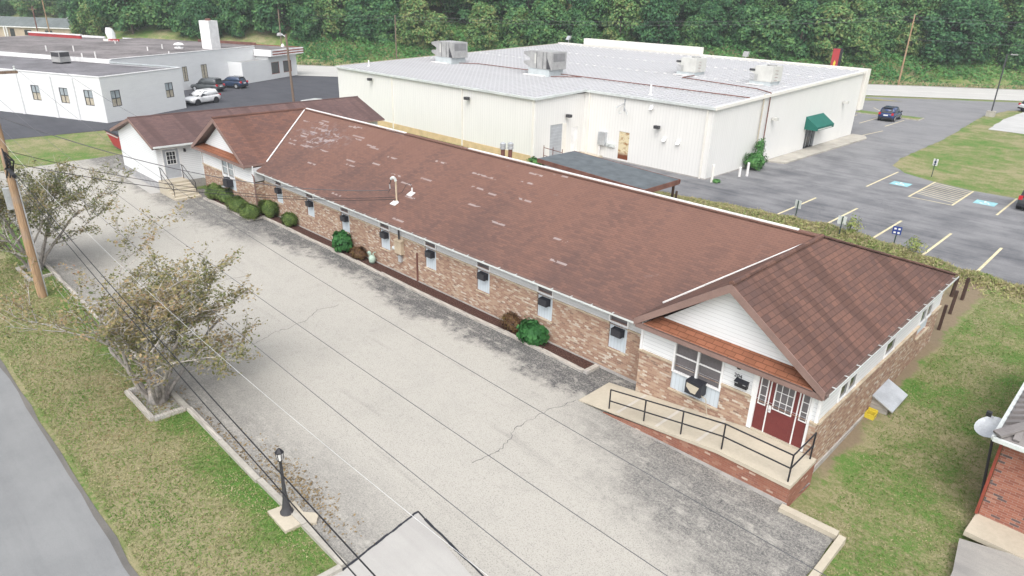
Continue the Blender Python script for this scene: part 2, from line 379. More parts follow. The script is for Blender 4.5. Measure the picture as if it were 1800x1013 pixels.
M = dict(
    brick=brick('tan_brick', [(0, (0.33, 0.20, 0.145)), (0.26, (0.40, 0.26, 0.185)), (0.46, (0.29, 0.165, 0.12)), (0.58, (0.46, 0.33, 0.24)), (0.76, (0.52, 0.43, 0.34)), (0.89, (0.60, 0.54, 0.46)), (0.96, (0.22, 0.14, 0.11))], (0.36, 0.29, 0.23)),
    brickr=brick('ramp_brick', [(0, (0.30, 0.12, 0.08)), (0.35, (0.26, 0.105, 0.075)), (0.6, (0.34, 0.15, 0.10)), (0.86, (0.42, 0.24, 0.17)), (0.96, (0.62, 0.50, 0.40))], (0.30, 0.22, 0.18), dirt=0.5),
    brickn=brick('red_brick', [(0, (0.33, 0.115, 0.075)), (0.3, (0.27, 0.09, 0.06)), (0.55, (0.38, 0.15, 0.10)), (0.80, (0.10, 0.075, 0.08)), (0.92, (0.42, 0.2, 0.14))], (0.34, 0.27, 0.23), 0.24, 0.08),
    roof=shingle('main_shingles', (0.116, 0.073, 0.065), (0.208, 0.115, 0.089), 0.32, 0.125, 0.10, 0.030, 0.34, (-5.5, 1.5, 0.20)),
    roofw=shingle('wing_shingles', (0.112, 0.070, 0.062), (0.215, 0.115, 0.086), 0.36, 0.21, 0.6, 0, 0.55, None, 1.1),
    roofa=shingle('annex_shingles', (0.115, 0.076, 0.074), (0.185, 0.115, 0.105), 0.32, 0.15, 0.5, 0, 0.3),
    roofa2=shingle('far_wing_shingles', (0.120, 0.072, 0.064), (0.235, 0.118, 0.085), 0.36, 0.16, 0.4, 0, 0.35, None, 0.5),
    awn=shingle('pent_shingles', (0.20, 0.085, 0.05), (0.33, 0.135, 0.08), 0.36, 0.2, 0.25, 0, 0.8),
    white=siding('white_siding', (0.72, 0.735, 0.75), 0.15, 0.7), grey=siding('grey_siding', (0.56, 0.57, 0.58), 0.13, 0.7),
    panel=siding('pale_blue_panel', (0.52, 0.58, 0.63), 0.16, 0.5, True), mwall=siding('ribbed_metal_wall', (0.70, 0.695, 0.675), 0.31, 0.3, True, 0.22),
    trimw=plain('white_trim', (0.72, 0.72, 0.72), 0.5), trimb=plain('brown_trim', (0.22, 0.145, 0.125), 0.6), soffit=plain('brown_soffit', (0.17, 0.125, 0.11), 0.8),
    stone=plain('limestone_sill', (0.46, 0.38, 0.28), 0.9, var=0.25), conc=plain('concrete', (0.36, 0.34, 0.30), 0.92, var=0.2, sc=0.9, bump=0.2),
    edge=pavement('crumbled_edge', (0.17, 0.16, 0.145), (0.09, 0.088, 0.085), 'x'),
    crack=plain('crack_grime', (0.15, 0.145, 0.14), 0.95, var=0.3),
    concp=plain('ramp_patch', (0.50, 0.47, 0.42), 0.9, var=0.1),
    concl=plain('pale_concrete', (0.44, 0.395, 0.315), 0.9, var=0.12, sc=0.7), found=plain('foundation_concrete', (0.36, 0.34, 0.32), 0.95, var=0.25),
    tanf=plain('tan_foundation', (0.56, 0.43, 0.25), 0.9, var=0.15), block=brick('grey_block', [(0, (0.34, 0.34, 0.35)), (0.5, (0.40, 0.40, 0.41))], (0.26, 0.26, 0.27), 0.4, 0.2, 0.08),
    glass=glass('window_glass'), screen=plain('window_screen', (0.125, 0.115, 0.12), 0.5, var=0.2), blind=plain('blinds', (0.42, 0.38, 0.30), 0.6, var=0.3, sc=3), glassl=glass('pale_window', (0.30, 0.34, 0.36), 0.15),
    black=plain('black_metal', (0.022, 0.022, 0.026), 0.45), blackp=plain('black_plastic', (0.026, 0.027, 0.034), 0.5), darkm=plain('dark_metal', (0.05, 0.05, 0.055), 0.5),
    maroon=plain('maroon_door', (0.145, 0.034, 0.033), 0.45, var=0.12), greyd=plain('grey_door', (0.36, 0.38, 0.41), 0.5), rust=rustydoor(), rustp=plain('rusty_pipe', (0.16, 0.075, 0.06), 0.8, var=0.3), brownpost=plain('brown_post', (0.065, 0.038, 0.03), 0.8, var=0.3),
    metal=plain('galvanized_metal', (0.50, 0.52, 0.54), 0.4, 0.5, 0.2), hvac=plain('weathered_hvac_metal', (0.36, 0.36, 0.355), 0.5, 0.2, 0.22), hvacl=plain('cream_hvac_paint', (0.52, 0.52, 0.49), 0.5, 0, 0.12), curbm=plain('bluish_curb', (0.44, 0.48, 0.49), 0.5),
    mroof=metalroof('grey_metal_roof', (0.435, 0.435, 0.445)), gut=plain('pale_gutter', (0.52, 0.55, 0.54), 0.45), sealw=plain('white_sealant', (0.68, 0.67, 0.66), 0.6),
    cream=plain('cream_paint', (0.70, 0.68, 0.63), 0.6, var=0.05), stucco=siding('white_block_wall', (0.69, 0.70, 0.705), 0.21, 0.10), bit=plain('roof_membrane', (0.155, 0.15, 0.16), 0.9, var=0.35, sc=0.25), bit2=plain('roof_membrane_worn', (0.17, 0.155, 0.155), 0.9, var=0.55, sc=0.18),
    redp=plain('red_paint', (0.33, 0.035, 0.04), 0.5), redb=plain('brown_red_trim', (0.25, 0.06, 0.04), 0.5), yellow=plain('yellow_paint', (0.60, 0.47, 0.05), 0.5), blue=plain('blue_sign', (0.02, 0.045, 0.22), 0.5), teal=plain('teal_canvas', (0.012, 0.115, 0.09), 0.75, var=0.12),
    line=plain('yellow_line_paint', (0.58, 0.51, 0.33), 0.85, var=0.25, sc=3), bayb=plain('bay_blue_paint', (0.25, 0.47, 0.52), 0.85, var=0.2, sc=2), linew=plain('white_line_paint', (0.66, 0.66, 0.62), 0.85, var=0.2, sc=3),
    pole=wood('pole_wood', (0.36, 0.24, 0.145)), poled=wood('dark_pole_wood', (0.20, 0.145, 0.11)), timber=wood('grey_timber', (0.42, 0.39, 0.35), (1.5, 20, 20)), bark=wood('grey_bark', (0.30, 0.275, 0.25), (9, 9, 4)), twig=wood('bare_twig', (0.40, 0.37, 0.34), (9, 9, 4)), barkd=wood('dark_bark', (0.13, 0.105, 0.085), (4, 4, 1)),
    cable=plain('black_cable', (0.018, 0.018, 0.02), 0.6), cablew=plain('pale_cable', (0.62, 0.62, 0.62), 0.4, 0.3), cableg=plain('grey_cable', (0.09, 0.09, 0.10), 0.5),
    grass=grassmat(), drive=pavement('worn_driveway', (0.395, 0.378, 0.340), (0.072, 0.071, 0.074), 'drive'), lot=pavement('lot_asphalt', (0.235, 0.235, 0.24), (0.085, 0.088, 0.098), 'lot'), sealed=pavement('sealed_asphalt', (0.082, 0.084, 0.095), (0.055, 0.057, 0.066), 'x'), road=pavement('road_asphalt', (0.235, 0.24, 0.242), (0.175, 0.18, 0.184), 'x'),
    roadf=pavement('pale_road', (0.46, 0.455, 0.435), (0.40, 0.395, 0.375), 'x'), apron=pavement('apron_concrete', (0.41, 0.40, 0.38), (0.33, 0.32, 0.305), 'x'), gravel=pavement('gravel_lot', (0.46, 0.46, 0.45), (0.36, 0.36, 0.355), 'x'), shoulder=pavement('gravel_shoulder', (0.36, 0.345, 0.315), (0.2, 0.195, 0.19), 'x'), mulch=mulchmat(),
    lf_tree=leaf('hawthorn_leaves', [(0.0, (0.085, 0.12, 0.04)), (0.35, (0.18, 0.185, 0.075)), (0.6, (0.29, 0.245, 0.12)), (0.82, (0.38, 0.285, 0.165)), (1, (0.32, 0.17, 0.115))], 0.55),
    lf_treeg=leaf('green_hawthorn_leaves', [(0.0, (0.07, 0.11, 0.035)), (0.4, (0.15, 0.17, 0.06)), (0.7, (0.25, 0.215, 0.10)), (1, (0.36, 0.24, 0.15))], 0.55),
    lf_hedge=leaf('hedge_leaves', [(0, (0.045, 0.085, 0.022)), (0.5, (0.11, 0.17, 0.045)), (1, (0.23, 0.29, 0.085))], 2), lf_dark=leaf('dark_glossy_leaves', [(0, (0.02, 0.085, 0.024)), (0.6, (0.045, 0.16, 0.045)), (1, (0.09, 0.24, 0.07))], 2),
    lf_brown=leaf('brown_shrub_leaves', [(0, (0.05, 0.03, 0.022)), (0.5, (0.14, 0.075, 0.04)), (1, (0.20, 0.15, 0.05))], 3), lf_weed=leaf('weed_leaves', [(0, (0.13, 0.20, 0.06)), (0.4, (0.25, 0.32, 0.10)), (0.7, (0.40, 0.38, 0.17)), (1, (0.52, 0.45, 0.26))], 0.8),
    lf_bank=leaf('bank_weeds', [(0, (0.045, 0.15, 0.05)), (0.5, (0.09, 0.24, 0.07)), (0.8, (0.15, 0.31, 0.09)), (1, (0.26, 0.33, 0.13))], 0.12, 0.6), lf_straw=leaf('dry_verge_grass', [(0, (0.30, 0.27, 0.15)), (0.6, (0.46, 0.40, 0.24)), (1, (0.28, 0.33, 0.12))], 0.3),
    lf_wood=treevar('woodland_leaves', [(0.10, (0.022, 0.082, 0.040)), (0.36, (0.045, 0.135, 0.055)), (0.60, (0.080, 0.195, 0.068)), (0.82, (0.145, 0.27, 0.085)), (0.98, (0.24, 0.27, 0.10))]),
    lf_fall=leaf('fallen_leaves', [(0, (0.16, 0.11, 0.055)), (0.5, (0.26, 0.19, 0.095)), (1, (0.36, 0.27, 0.15))], 2),
)

# ---------------------------------------------------------------- terrain and paved surfaces
RP = (-45.7, 142.0); RD = (0.772, 0.636); RN = (-0.636, 0.772)     # far road: a point of its far edge, its direction, the side of the hill
def rdist(x, y): return (x - RP[0]) * RN[0] + (y - RP[1]) * RN[1]
def ground_z(x, y):
    z = 0.3 * sst(y, 22, 38) * sst(x, -77, -73.6)
    z -= 0.32 * sst(x, -6.6, -5.6) * sst(y, 16.5, 20) * (1 - sst(y, 20.5, 31))
    d = rdist(x, y); s = (x - RP[0]) * RD[0] + (y - RP[1]) * RD[1]
    d0 = 7 + 68 * sst(-s, 150, 215)
    if d > d0: z += min(38, 0.42 * (d - d0) + 1.2 * (1 - math.exp(-(d - d0) / 4)))
    return z
def terrain():
    xs = list(np.arange(-460, -90, 6.0)) + list(np.arange(-90, 12, 1.5)) + list(np.arange(12, 170, 8.0)); ys = list(np.arange(-80, 14, 8.0)) + list(np.arange(14, 48, 1.5)) + list(np.arange(48, 470, 6.0))
    vs = [(x, y, ground_z(x, y)) for y in ys for x in xs]; n = len(xs)
    fs = [(j * n + i, j * n + i + 1, (j + 1) * n + i + 1, (j + 1) * n + i) for j in range(len(ys) - 1) for i in range(n - 1)]
    me = bpy.data.meshes.new('ground'); me.from_pydata(vs, [], fs); me.materials.append(M['grass'])
    me.polygons.foreach_set('use_smooth', [True] * len(fs))
    o = bpy.data.objects.new('ground', me); C.objects.link(o); tag(o, kind='structure')
terrain()
def sheet(name, pts, z, m):
    import mathutils
    mb = MB(); vs = [Vector((x, y, 0)) for x, y in pts]
    for t in mathutils.geometry.tessellate_polygon([vs]):
        q = [vs[i] for i in t]
        if (q[1] - q[0]).cross(q[2] - q[0]).z < 0: q.reverse()
        mb.poly([(p.x, p.y, z) for p in q], M[m])
    return struct(mb, name)
def wob(pts, a=0.06, step=0.7, seed=3):
    """breaks straight edges of old pavement with small steps"""
    r = random.Random(seed); o = []
    for (x0, y0), (x1, y1) in zip(pts, pts[1:] + pts[:1]):
        L = math.hypot(x1 - x0, y1 - y0); k = max(1, min(60, int(L / step)))
        for i in range(k):
            t = i / k; o.append((x0 + (x1 - x0) * t + r.uniform(-a, a), y0 + (y1 - y0) * t + r.uniform(-a, a)))
    return o
sheet('driveway', wob([(-67.6, 8.4), (-62, 7.9), (-45, 7.05), (-12.8, 7.0), (-12.8, -2), (-3.9, -2), (-3.9, 17.9), (-5.5, 18.05), (-5.5, 19.7), (-12.6, 20.7), (-15, 20.7), (-43, 20.7), (-52, 20.3), (-53.5, 18), (-61.4, 18), (-68.6, 19.6)]), 0.008, 'drive')
sheet('street', [(-200, 2.75), (-200, -9), (-12.9, -9), (-12.9, 2.85)], 0.010, 'road')
sheet('street_edge', wob([(-90, 2.70), (-12.9, 2.78), (-12.9, 2.93), (-90, 2.86)], 0.05, 1.3), 0.014, 'edge')
sheet('driveway_apron', [(-13.1, 9.68), (-12.72, 6.9), (-12.72, -2.1), (-4.2, -2.1), (-4.2, 8.9), (-10.17, 9.22)], 0.014, 'apron')
mb = MB(); r = random.Random(2)
for a, b in (((-13.12, 9.7), (-12.72, 6.85)), ((-13.12, 9.7), (-4.2, 8.92))):
    n = 22; w0 = 0.05
    P = [Vector((lerp(a[0], b[0], i / n) + r.uniform(-.015, .015), lerp(a[1], b[1], i / n) + r.uniform(-.02, .02), 0.019)) for i in range(n + 1)]
    for p, q in zip(P[:-1], P[1:]):
        s_ = (q - p).cross(Vector((0, 0, 1))).normalized() * (w0 * r.uniform(.45, .9)); mb.poly([p - s_, q - s_, q + s_, p + s_][::-1], M['shoulder' if r.random() < .0 else 'blackp'])
struct(mb, 'pavement_joint')
mb = MB(); r = random.Random(12)
for line in ([(-13.84, 17.9), (-13.93, 17.11), (-14.11, 16.57), (-14.12, 15.59), (-14.12, 14.86), (-13.78, 14.17), (-13.57, 13.6), (-13.58, 13.13), (-13.71, 12.3)], [(-26.3, 10.9), (-26.46, 11.45), (-26.79, 12.16), (-26.72, 12.82), (-26.96, 13.97), (-27.55, 14.91), (-27.3, 16.2)], [(-34.2, 9.2), (-33.6, 11.0), (-34.1, 13.1), (-33.8, 15.0)], [(-44.5, 10.5), (-43.9, 13), (-44.6, 15.4)]):
    P = []
    for (x0_, y0_), (x1_, y1_) in zip(line[:-1], line[1:]):
        for k in range(5): P.append(Vector((lerp(x0_, x1_, k / 5) + r.uniform(-.07, .07), lerp(y0_, y1_, k / 5) + r.uniform(-.05, .05), .0125)))
    W0 = [r.uniform(.006, .02) for _ in P]
    for p, q, a_, b_ in zip(P[:-1], P[1:], W0[:-1], W0[1:]):
        n_ = (q - p).cross(Vector((0, 0, 1))).normalized(); mb.poly([p - n_ * a_, q - n_ * b_, q + n_ * b_, p + n_ * a_][::-1], M['crack'])
struct(mb, 'pavement_crack')
sheet('street_verge_path', wob([(-1.35, 20.45), (-1.0, 17.5), (6, 15), (6, 20.9), (-0.1, 20.9)], 0.05), 0.016, 'shoulder')
sheet('parking_lot', wob([(-42, 44.4), (-31, 44.9), (-22.7, 46.5), (-15.3, 46.9), (-10.4, 45.8), (-7.5, 44.7), (-4, 44.2), (9, 43.4), (9, 66.7), (-8.6, 66.3), (-11.6, 66.2), (-14.8, 67), (-17.5, 68.5), (-19.3, 71), (-19.9, 75), (-20.1, 90.8), (-21.6, 115), (-20.5, 125), (-16, 131), (-10, 146), (-20.6, 138.5), (-39, 123.6), (-55, 110.5), (-50, 88), (-28, 82)], 0.08, 1.2), 0.325, 'lot')
sheet('side_lot', [(-82.0, 6), (-81.4, 22.4), (-77.2, 26), (-76.9, 44.8), (-74.0, 45.2), (-74.0, 86), (-78, 97), (-112, 70.2), (-128, 57), (-132, 30), (-132, 2), (-100, 3)], 0.025, 'sealed')
def road_pt(s, d): return (RP[0] + RD[0] * s + RN[0] * d, RP[1] + RD[1] * s + RN[1] * d)
def road_strip(name, d0, d1, z, m):
    mb = MB(); ss_ = list(range(-260, 161, 10))
    def P(s, d):
        x, y = road_pt(s, d); return (x, y, z + 0.3 * sst(x, -120, -73))
    for a, b in zip(ss_[:-1], ss_[1:]): mb.poly([P(a, d0), P(b, d0), P(b, d1), P(a, d1)], M[m])
    return struct(mb, name)
road_strip('road', -16.5, 0, 0.05, 'roadf')
road_strip('road_shoulder', 0, 1.6, 0.045, 'shoulder')
mb = MB()
for d in (-8.1, -0.7, -15.6):
    for a in range(-200, 150, 10):
        p, q = road_pt(a, d), road_pt(a + 10, d); zz = lambda x: 0.056 + 0.3 * sst(x, -120, -73)
        w = 0.09; mb.poly([(p[0] - RN[0] * w, p[1] - RN[1] * w, zz(p[0])), (q[0] - RN[0] * w, q[1] - RN[1] * w, zz(q[0])), (q[0] + RN[0] * w, q[1] + RN[1] * w, zz(q[0])), (p[0] + RN[0] * w, p[1] + RN[1] * w, zz(p[0]))], M['linew'])
struct(mb, 'road_lines')
sheet('gravel_lot', wob([(-18.3, 103), (-19.0, 114), (-18.6, 128), (-10, 136), (30, 150), (30, 101)], 0.1, 1.5), 0.335, 'gravel')
# parking lines and bays
mb = MB()
def stripe(p, q, w=0.12, m='line', z=0.332):
    p, q = Vector((*p, z)), Vector((*q, z)); s_ = (q - p).cross(Vector((0, 0, 1))).normalized() * w / 2
    mb.poly([p + s_, q + s_, q - s_, p - s_][::-1], M[m])
for x, y0, y1 in ((-19.4, 46.9, 53.6), (-16.1, 46.8, 53.1), (-12.8, 46.2, 52.3), (-9.55, 45.3, 51.8), (-6.5, 44.8, 51.0), (-3.2, 44.3, 50.6)): stripe((x, y0), (x, y1), 0.15)
for x, y0, y1 in ((-18.05, 60.5, 68.5), (-14.6, 59.8, 67.0), (-11.5, 59.7, 66.0), (-8.5, 59.4, 66.2), (-5.3, 59, 66.2)): stripe((x, y0), (x, y1), 0.14)
stripe((-14.53, 59.86), (-11.57, 59.76))
for i in range(9):
    y = 60.9 + i * 0.62; stripe((-14.53, y + 0.75 if i < 8 else 66.6), (-11.57, y - 0.62 + 0.35), 0.11, z=0.3325)
stripe((-30.6, 94), (-30.6, 101.5)); stripe((-27.6, 94.2), (-27.6, 101.5)); stripe((-33.4, 94), (-33.4, 101)); stripe((-34.5, 110.5), (-31.6, 106.0)); stripe((-27.3, 83.5), (-26.6, 90.5))
struct(mb, 'parking_lines')
mb = MB()
for cx, cy in ((-16.4, 63.8), (-9.9, 62.6)):
    mb.poly([(cx - .72, cy - .7, .333), (cx + .72, cy - .7, .333), (cx + .72, cy + .7, .333), (cx - .72, cy + .7, .333)], M['bayb'])
    def ring(r0, r1, a0, a1, ox, oy, n=14):
        for i in range(n):
            t0, t1 = lerp(a0, a1, i / n), lerp(a0, a1, (i + 1) / n)
            mb.poly([(cx + ox + r * math.cos(t), cy + oy + r * math.sin(t), .338) for r, t in ((r0, t0), (r1, t0), (r1, t1), (r0, t1))], M['linew'])
    ring(0.24, 0.32, 2.2, 6.0, -0.03, -0.18); ring(0, 0.085, 0, 6.283, -0.1, 0.5)
    for a, b in (((-.1, .38), (-.08, 0.0)), ((-.08, .02), (.22, .0)), ((.2, .02), (.3, -.36)), ((-.09, .22), (.16, .2)), ((.28, -.36), (.42, -.32))):
        p, q = Vector((cx + a[0], cy + a[1], .3385)), Vector((cx + b[0], cy + b[1], .3385)); s_ = (q - p).cross(Vector((0, 0, 1))).normalized() * .045; mb.poly([p - s_, q - s_, q + s_, p + s_], M['linew'])
struct(mb, 'accessible_bay_marking')
# worn kerbed islands by the far end of the lot
mb = MB(); mb.box(-34.5, -26.2, 102.6, 105.2, 0.28, 0.45, M['conc']); mb.box(-34.4, -26.35, 102.75, 105.05, 0.449, 0.47, M['grass']); struct(mb, 'lot_island')
sheet('grass_strip', wob([(-52, 110.6), (-39.5, 121.0), (-34, 121.8), (-40, 116.2), (-50, 108)], 0.15), 0.345, 'grass')
# raised pavement along the metal building, step pad by its doors
mb = MB(); mb.poly([(-28.02, 62.6, .46), (-26.3, 63.2, .46), (-25.9, 83, .46), (-26.6, 84.5, .46), (-28.02, 84.5, .46)], M['conc'])
for p, q in (((-28.02, 62.6), (-26.3, 63.2)), ((-26.3, 63.2), (-25.9, 83)), ((-25.9, 83), (-26.6, 84.5))): mb.poly([(*p, .3), (*q, .3), (*q, .46), (*p, .46)], M['conc'])
struct(mb, 'pavement')
mb = MB(); mb.box(-41.5, -38.9, 45.9, 51.7, 0.25, 0.5, M['concl']); struct(mb, 'loading_pad')
# kerbs
def kerb(p, q, w, h, m, label, group, z=0.0, name='kerb'):
    mb = MB(); p, q = Vector((*p, z)), Vector((*q, z)); mb.bar(p + V(0, 0, h / 2 - .04), q + V(0, 0, h / 2 - .04), w, h + .08, M[m]); c = (p + q) / 2
    return solo(mb, name, label, 'kerb', (c.x, c.y, z), group)
xs = [-12.75, -14.85, -17.6, -20.4, -23.1, -25.9, -28.7, -31.4, -34.2, -37.0, -39.8, -42.5, -45.3]
r = random.Random(5)
for a, b in zip(xs[:-1], xs[1:]): kerb((a - .012, 6.94 + r.uniform(-.03, .03)), (b + .012, 6.94 + r.uniform(-.03, .03)), 0.17, 0.13, 'timber' if r.random() < .3 else 'conc', 'weathered kerb stone between the driveway and the street lawn', 'kerb stones along the street lawn')
kerb((-12.78, 6.85), (-12.95, 4.2), 0.17, 0.13, 'conc', 'pale kerb at the lawn corner turning towards the street', None)
for a, b in zip((-15.0, -17.4, -19.8, -22.2, -24.6, -27.0, -29.4, -31.8, -34.2, -36.6, -39.0), (-17.4, -19.8, -22.2, -24.6, -27.0, -29.4, -31.8, -34.2, -36.6, -39.0, -42.7)):
    kerb((a - .015, 19.8 + r.uniform(-.05, .05)), (b + .015, 19.8 + r.uniform(-.05, .05)), 0.2, 0.11, 'timber', 'grey landscape timber edging the long mulch bed', 'timbers edging the long mulch bed', name='landscape_timber')
kerb((-14.88, 19.72), (-14.86, 20.52), 0.22, 0.13, 'timber', 'short timber closing the mulch bed near the ramp', None, name='landscape_timber')
kerb((-42.8, 19.85), (-42.75, 18.85), 0.2, 0.14, 'timber', 'short timber where the bed steps out by round shrubs', None, name='landscape_timber')
kerb((-42.7, 18.8), (-46.2, 18.85), 0.22, 0.13, 'timber', 'pale timber in front of two clipped round shrubs', None, name='landscape_timber')
kerb((-46.2, 18.85), (-49.7, 18.7), 0.22, 0.13, 'timber', 'timber edging the bed next to the concrete steps', None, name='landscape_timber')
kerb((-5.6, 17.78), (-3.9, 17.86), 0.26, 0.16, 'concl', 'pale kerb running from the ramp corner along the side lawn', None)
kerb((-3.76, 17.85), (-3.72, 13.8), 0.2, 0.16, 'concl', 'pale kerb at right edge of the driveway turning to the viewer', None)
for n_, q in (('lower', [((-25.8, 5.72), (-23.25, 5.76)), ((-23.25, 5.82), (-23.18, 6.85)), ((-25.78, 5.8), (-25.65, 6.85))]), ('upper', [((-42.7, 5.72), (-40.4, 5.8)), ((-40.4, 5.88), (-40.6, 6.85)), ((-42.7, 5.8), (-42.6, 6.85))])):
    for k, (p, q2) in enumerate(q): kerb(p, q2, 0.17, 0.15, 'timber', '%s timber boxing in the %s tree' % (('street-side', 'near-end', 'far-end')[k], 'bigger' if n_ == 'lower' else 'left'), 'timbers boxing in the lawn trees', name='landscape_timber')
sheet('soil_patch', wob([(-25.7, 5.8), (-23.3, 5.8), (-23.25, 6.85), (-25.65, 6.85)], .02), 0.022, 'shoulder')
mb = MB()
def bed(pts):
    mb.poly([(x, y, .07) for x, y in pts], M['mulch'])
bed([(-42.7, 19.88), (-15.0, 19.88), (-15.0, 20.62), (-42.7, 20.62)]); bed([(-49.9, 18.8), (-42.8, 18.9), (-42.7, 20.62), (-43.8, 20.62), (-43.8, 19.92), (-49.9, 19.92)])
struct(mb, 'mulch_bed')
sheet('stepping_slab', [(-63, 16.6), (-53.5, 16.3), (-53.4, 17.15), (-62.3, 17.15)], 0.02, 'apron')

# ---------------------------------------------------------------- the long brick building
B = thing('brick_building', 'long low tan brick building with brown shingle roof and two front gables', 'building', (-28, 26, 0))
bp = lambda mb, name, parent=None, **k: mb.build(name, parent or B, **k)
WX = [-13.6 - 3.97 * i for i in range(8)]                     # right edges of the eight narrow windows
YF, YW = 20.6, 19.9                                           # main front wall, front wall of the wings
NX0, NX1, FX0, FX1 = -12.5, -5.76, -52.1, -43.8               # near wing, far wing
YB = 33.3
holes = [(w - .9 - FX1, w - FX1, 1.1, 2.72) for w in WX]
mb = MB()
mb.wall((FX1, YF, 0), (1, 0, 0), (0, -1, 0), NX0 - FX1, 0.13, 2.18, holes, 0.09, M['brick'])
NH = [(-11.06 - NX0, -9.08 - NX0, 1.0, 3.3), (-7.97 - NX0, -5.98 - NX0, -1, 3.3)]
mb.wall((NX0, YW, 0), (1, 0, 0), (0, -1, 0), NX1 - NX0, -0.1, 2.0, NH, 0.12, M['brick'])
RH = [(30.25 - YW, 31.95 - YW, 1.45, 2.0)]
mb.wall((NX1, YW, 0), (0, 1, 0), (1, 0, 0), YB - YW, 0.0, 2.0, RH, 0.1, M['brick'])
mb.wall((NX0, YW, 0), (0, 1, 0), (-1, 0, 0), YF - YW, -0.1, 2.0, [], 0.1, M['brick'])
FH = [(-48.75 - FX0, -46.75 - FX0, 0.95, 3.3)]
mb.wall((FX0, YW, 0), (1, 0, 0), (0, -1, 0), FX1 - FX0, 0.0, 2.0, FH, 0.12, M['brick'])
mb.wall((FX1, YW, 0), (0, 1, 0), (1, 0, 0), YF - YW, 0.0, 2.18, [], 0.1, M['brick'])
mb.wall((FX0, YB, 0), (1, 0, 0), (0, 1, 0), NX1 - FX0, 0.0, 3.2, [], 0.1, M['brick'])
mb.wall((FX0, YW, 0), (0, 1, 0), (-1, 0, 0), YB - YW, 0.0, 3.2, [], 0.1, M['brick'])
bp(mb, 'brick_wall')
mb = MB(); mb.box(FX1, NX0, 20.57, 20.7, -.1, .129, M['found']); mb.box(NX1 - .05, NX1 + .05, YW - .0, YB, -.7, 0.0, M['found'])
bp(mb, 'foundation')
mb = MB()
for a, b in zip([FX1] + [w for w in WX[::-1]], [w - .9 for w in WX[::-1]] + [NX0]):
    mb.box(a, b, YF - .035, YF + .05, 2.181, 2.24, M['stone'])
bp(mb, 'stone_ledge'); mb = MB()
for w in WX: bp(MB().box(w - .93, w + .03, YF - .04, YF + .10, 1.045, 1.098, M['stone']), 'window_sill')
mb = MB()
for a, b in ((NX0 - .03, -11.06), (-9.08, -7.97)): mb.box(a, b, YW - .05, YW + .06, 2.001, 2.07, M['stone'])
mb.box(-11.1, -9.04, YW - .05, YW + .1, 0.94, 0.998, M['stone']); mb.box(-5.97, NX1 + .03, YW - .05, YW + .06, 2.001, 2.07, M['stone'])
mb.box(NX1 - .05, NX1 + .07, YW + .06, 30.25, 2.001, 2.06, M['stone']); mb.box(NX1 - .05, NX1 + .07, 31.95, YB, 2.001, 2.06, M['stone']); mb.box(NX1 - .05, NX1 + .07, 30.2, 32.0, 1.39, 1.448, M['stone'])
bp(mb, 'stone_ledge'); mb = MB()
for a, b in ((FX0 - .03, -48.75), (-46.75, FX1 + .03)): bp(MB().box(a, b, YW - .05, YW + .06, 2.001, 2.06, M['stone']), 'stone_ledge')
mb = MB()
mb.wall((FX1, YF + .03, 0), (1, 0, 0), (0, -1, 0), NX0 - FX1, 2.24, 2.98, holes, 0.08, M['grey'])
mb.wall((FX1 - .03, YW, 0), (0, 1, 0), (1, 0, 0), YF - YW, 2.24, 3.2, [], 0.1, M['grey'])
bp(mb, 'grey_siding')
mb = MB()
mb.wall((NX0, YW + .03, 0), (1, 0, 0), (0, -1, 0), NX1 - NX0, 2.07, 3.32, NH, 0.12, M['white'])
R1 = [(21.6 - YW, 23.2 - YW, 2.07, 2.72), (26.0 - YW, 27.2 - YW, 2.07, 2.72), (30.25 - YW, 31.95 - YW, 2.07, 2.72)]
mb.wall((NX1 - .03, YW, 0), (0, 1, 0), (1, 0, 0), YB - YW, 2.06, 3.25, R1, 0.08, M['white'])
mb.wall((NX0 + .03, YW, 0), (0, 1, 0), (-1, 0, 0), YF - YW, 2.06, 3.25, [], 0.1, M['white'])
def gable(cx, hw, zt, y):
    mb.poly([(cx - hw, y, 3.2), (cx + hw, y, 3.2), (cx, y, zt)], M['white'])
gable(-9.07, 3.2, 5.66, YW + .015); bp(mb, 'white_siding')
mb = MB(); mb.wall((FX0, YW + .03, 0), (1, 0, 0), (0, -1, 0), FX1 - FX0, 2.06, 3.32, FH, 0.12, M['white']); gable(-47.95, 4.0, 5.66, YW + .015); bp(mb, 'white_siding')
# roofs
ZR, ZE, YE, YR = 5.93, 3.0, 20.15, 26.5
SL = (ZR - ZE) / (YR - YE)
def wing_roof(cx, xl, xr, zl, zr_, y0, yb, m, hip_right):
    """two slopes with the ridge along y, thick enough to show an edge"""
    zt = 5.97; t = V(0, 0, -.16); mb = MB()
    for xe, ze, sgn in ((xl, zl, -1), (xr, zr_, 1)):
        back = [(xe, yb, ze), (cx, YR, zt)]
        top = [(cx, y0, zt), (xe, y0, ze)] + back
        if sgn > 0: mb.prism([top[1], top[2], top[3], top[0]], t, M[m], M['trimb'])
        else: mb.prism([top[0], top[3], top[2], top[1]], t, M[m], M['trimb'])
    mb.cyl((cx, y0, zt), (cx, YR, zt), .10, .10, M[m], 8)
    mb.bar((cx, YR, zt + .02), (xr if hip_right else xl, yb, (zr_ if hip_right else zl) + .02), .26, .05, M[m])
    return mb
mb = MB()
mb.prism([(FX1 - 4.1, YE, ZE), (-9.07, YE, ZE), (-9.07, YR, ZR), (FX1 - 4.1, YR, ZR)], (0, 0, -.14), M['roof'], M['trimb'])
mb.prism([(FX1 - 4.1, YR, ZR), (-9.07, YR, ZR), (-9.07, 33.8, 3.33), (FX1 - 4.1, 33.8, 3.33)], (0, 0, -.14), M['roof'], M['trimb'])
mb.bar((FX1 - 4.1, YR, ZR + .02), (-9.07, YR, ZR + .02), .3, .06, M['roof'])
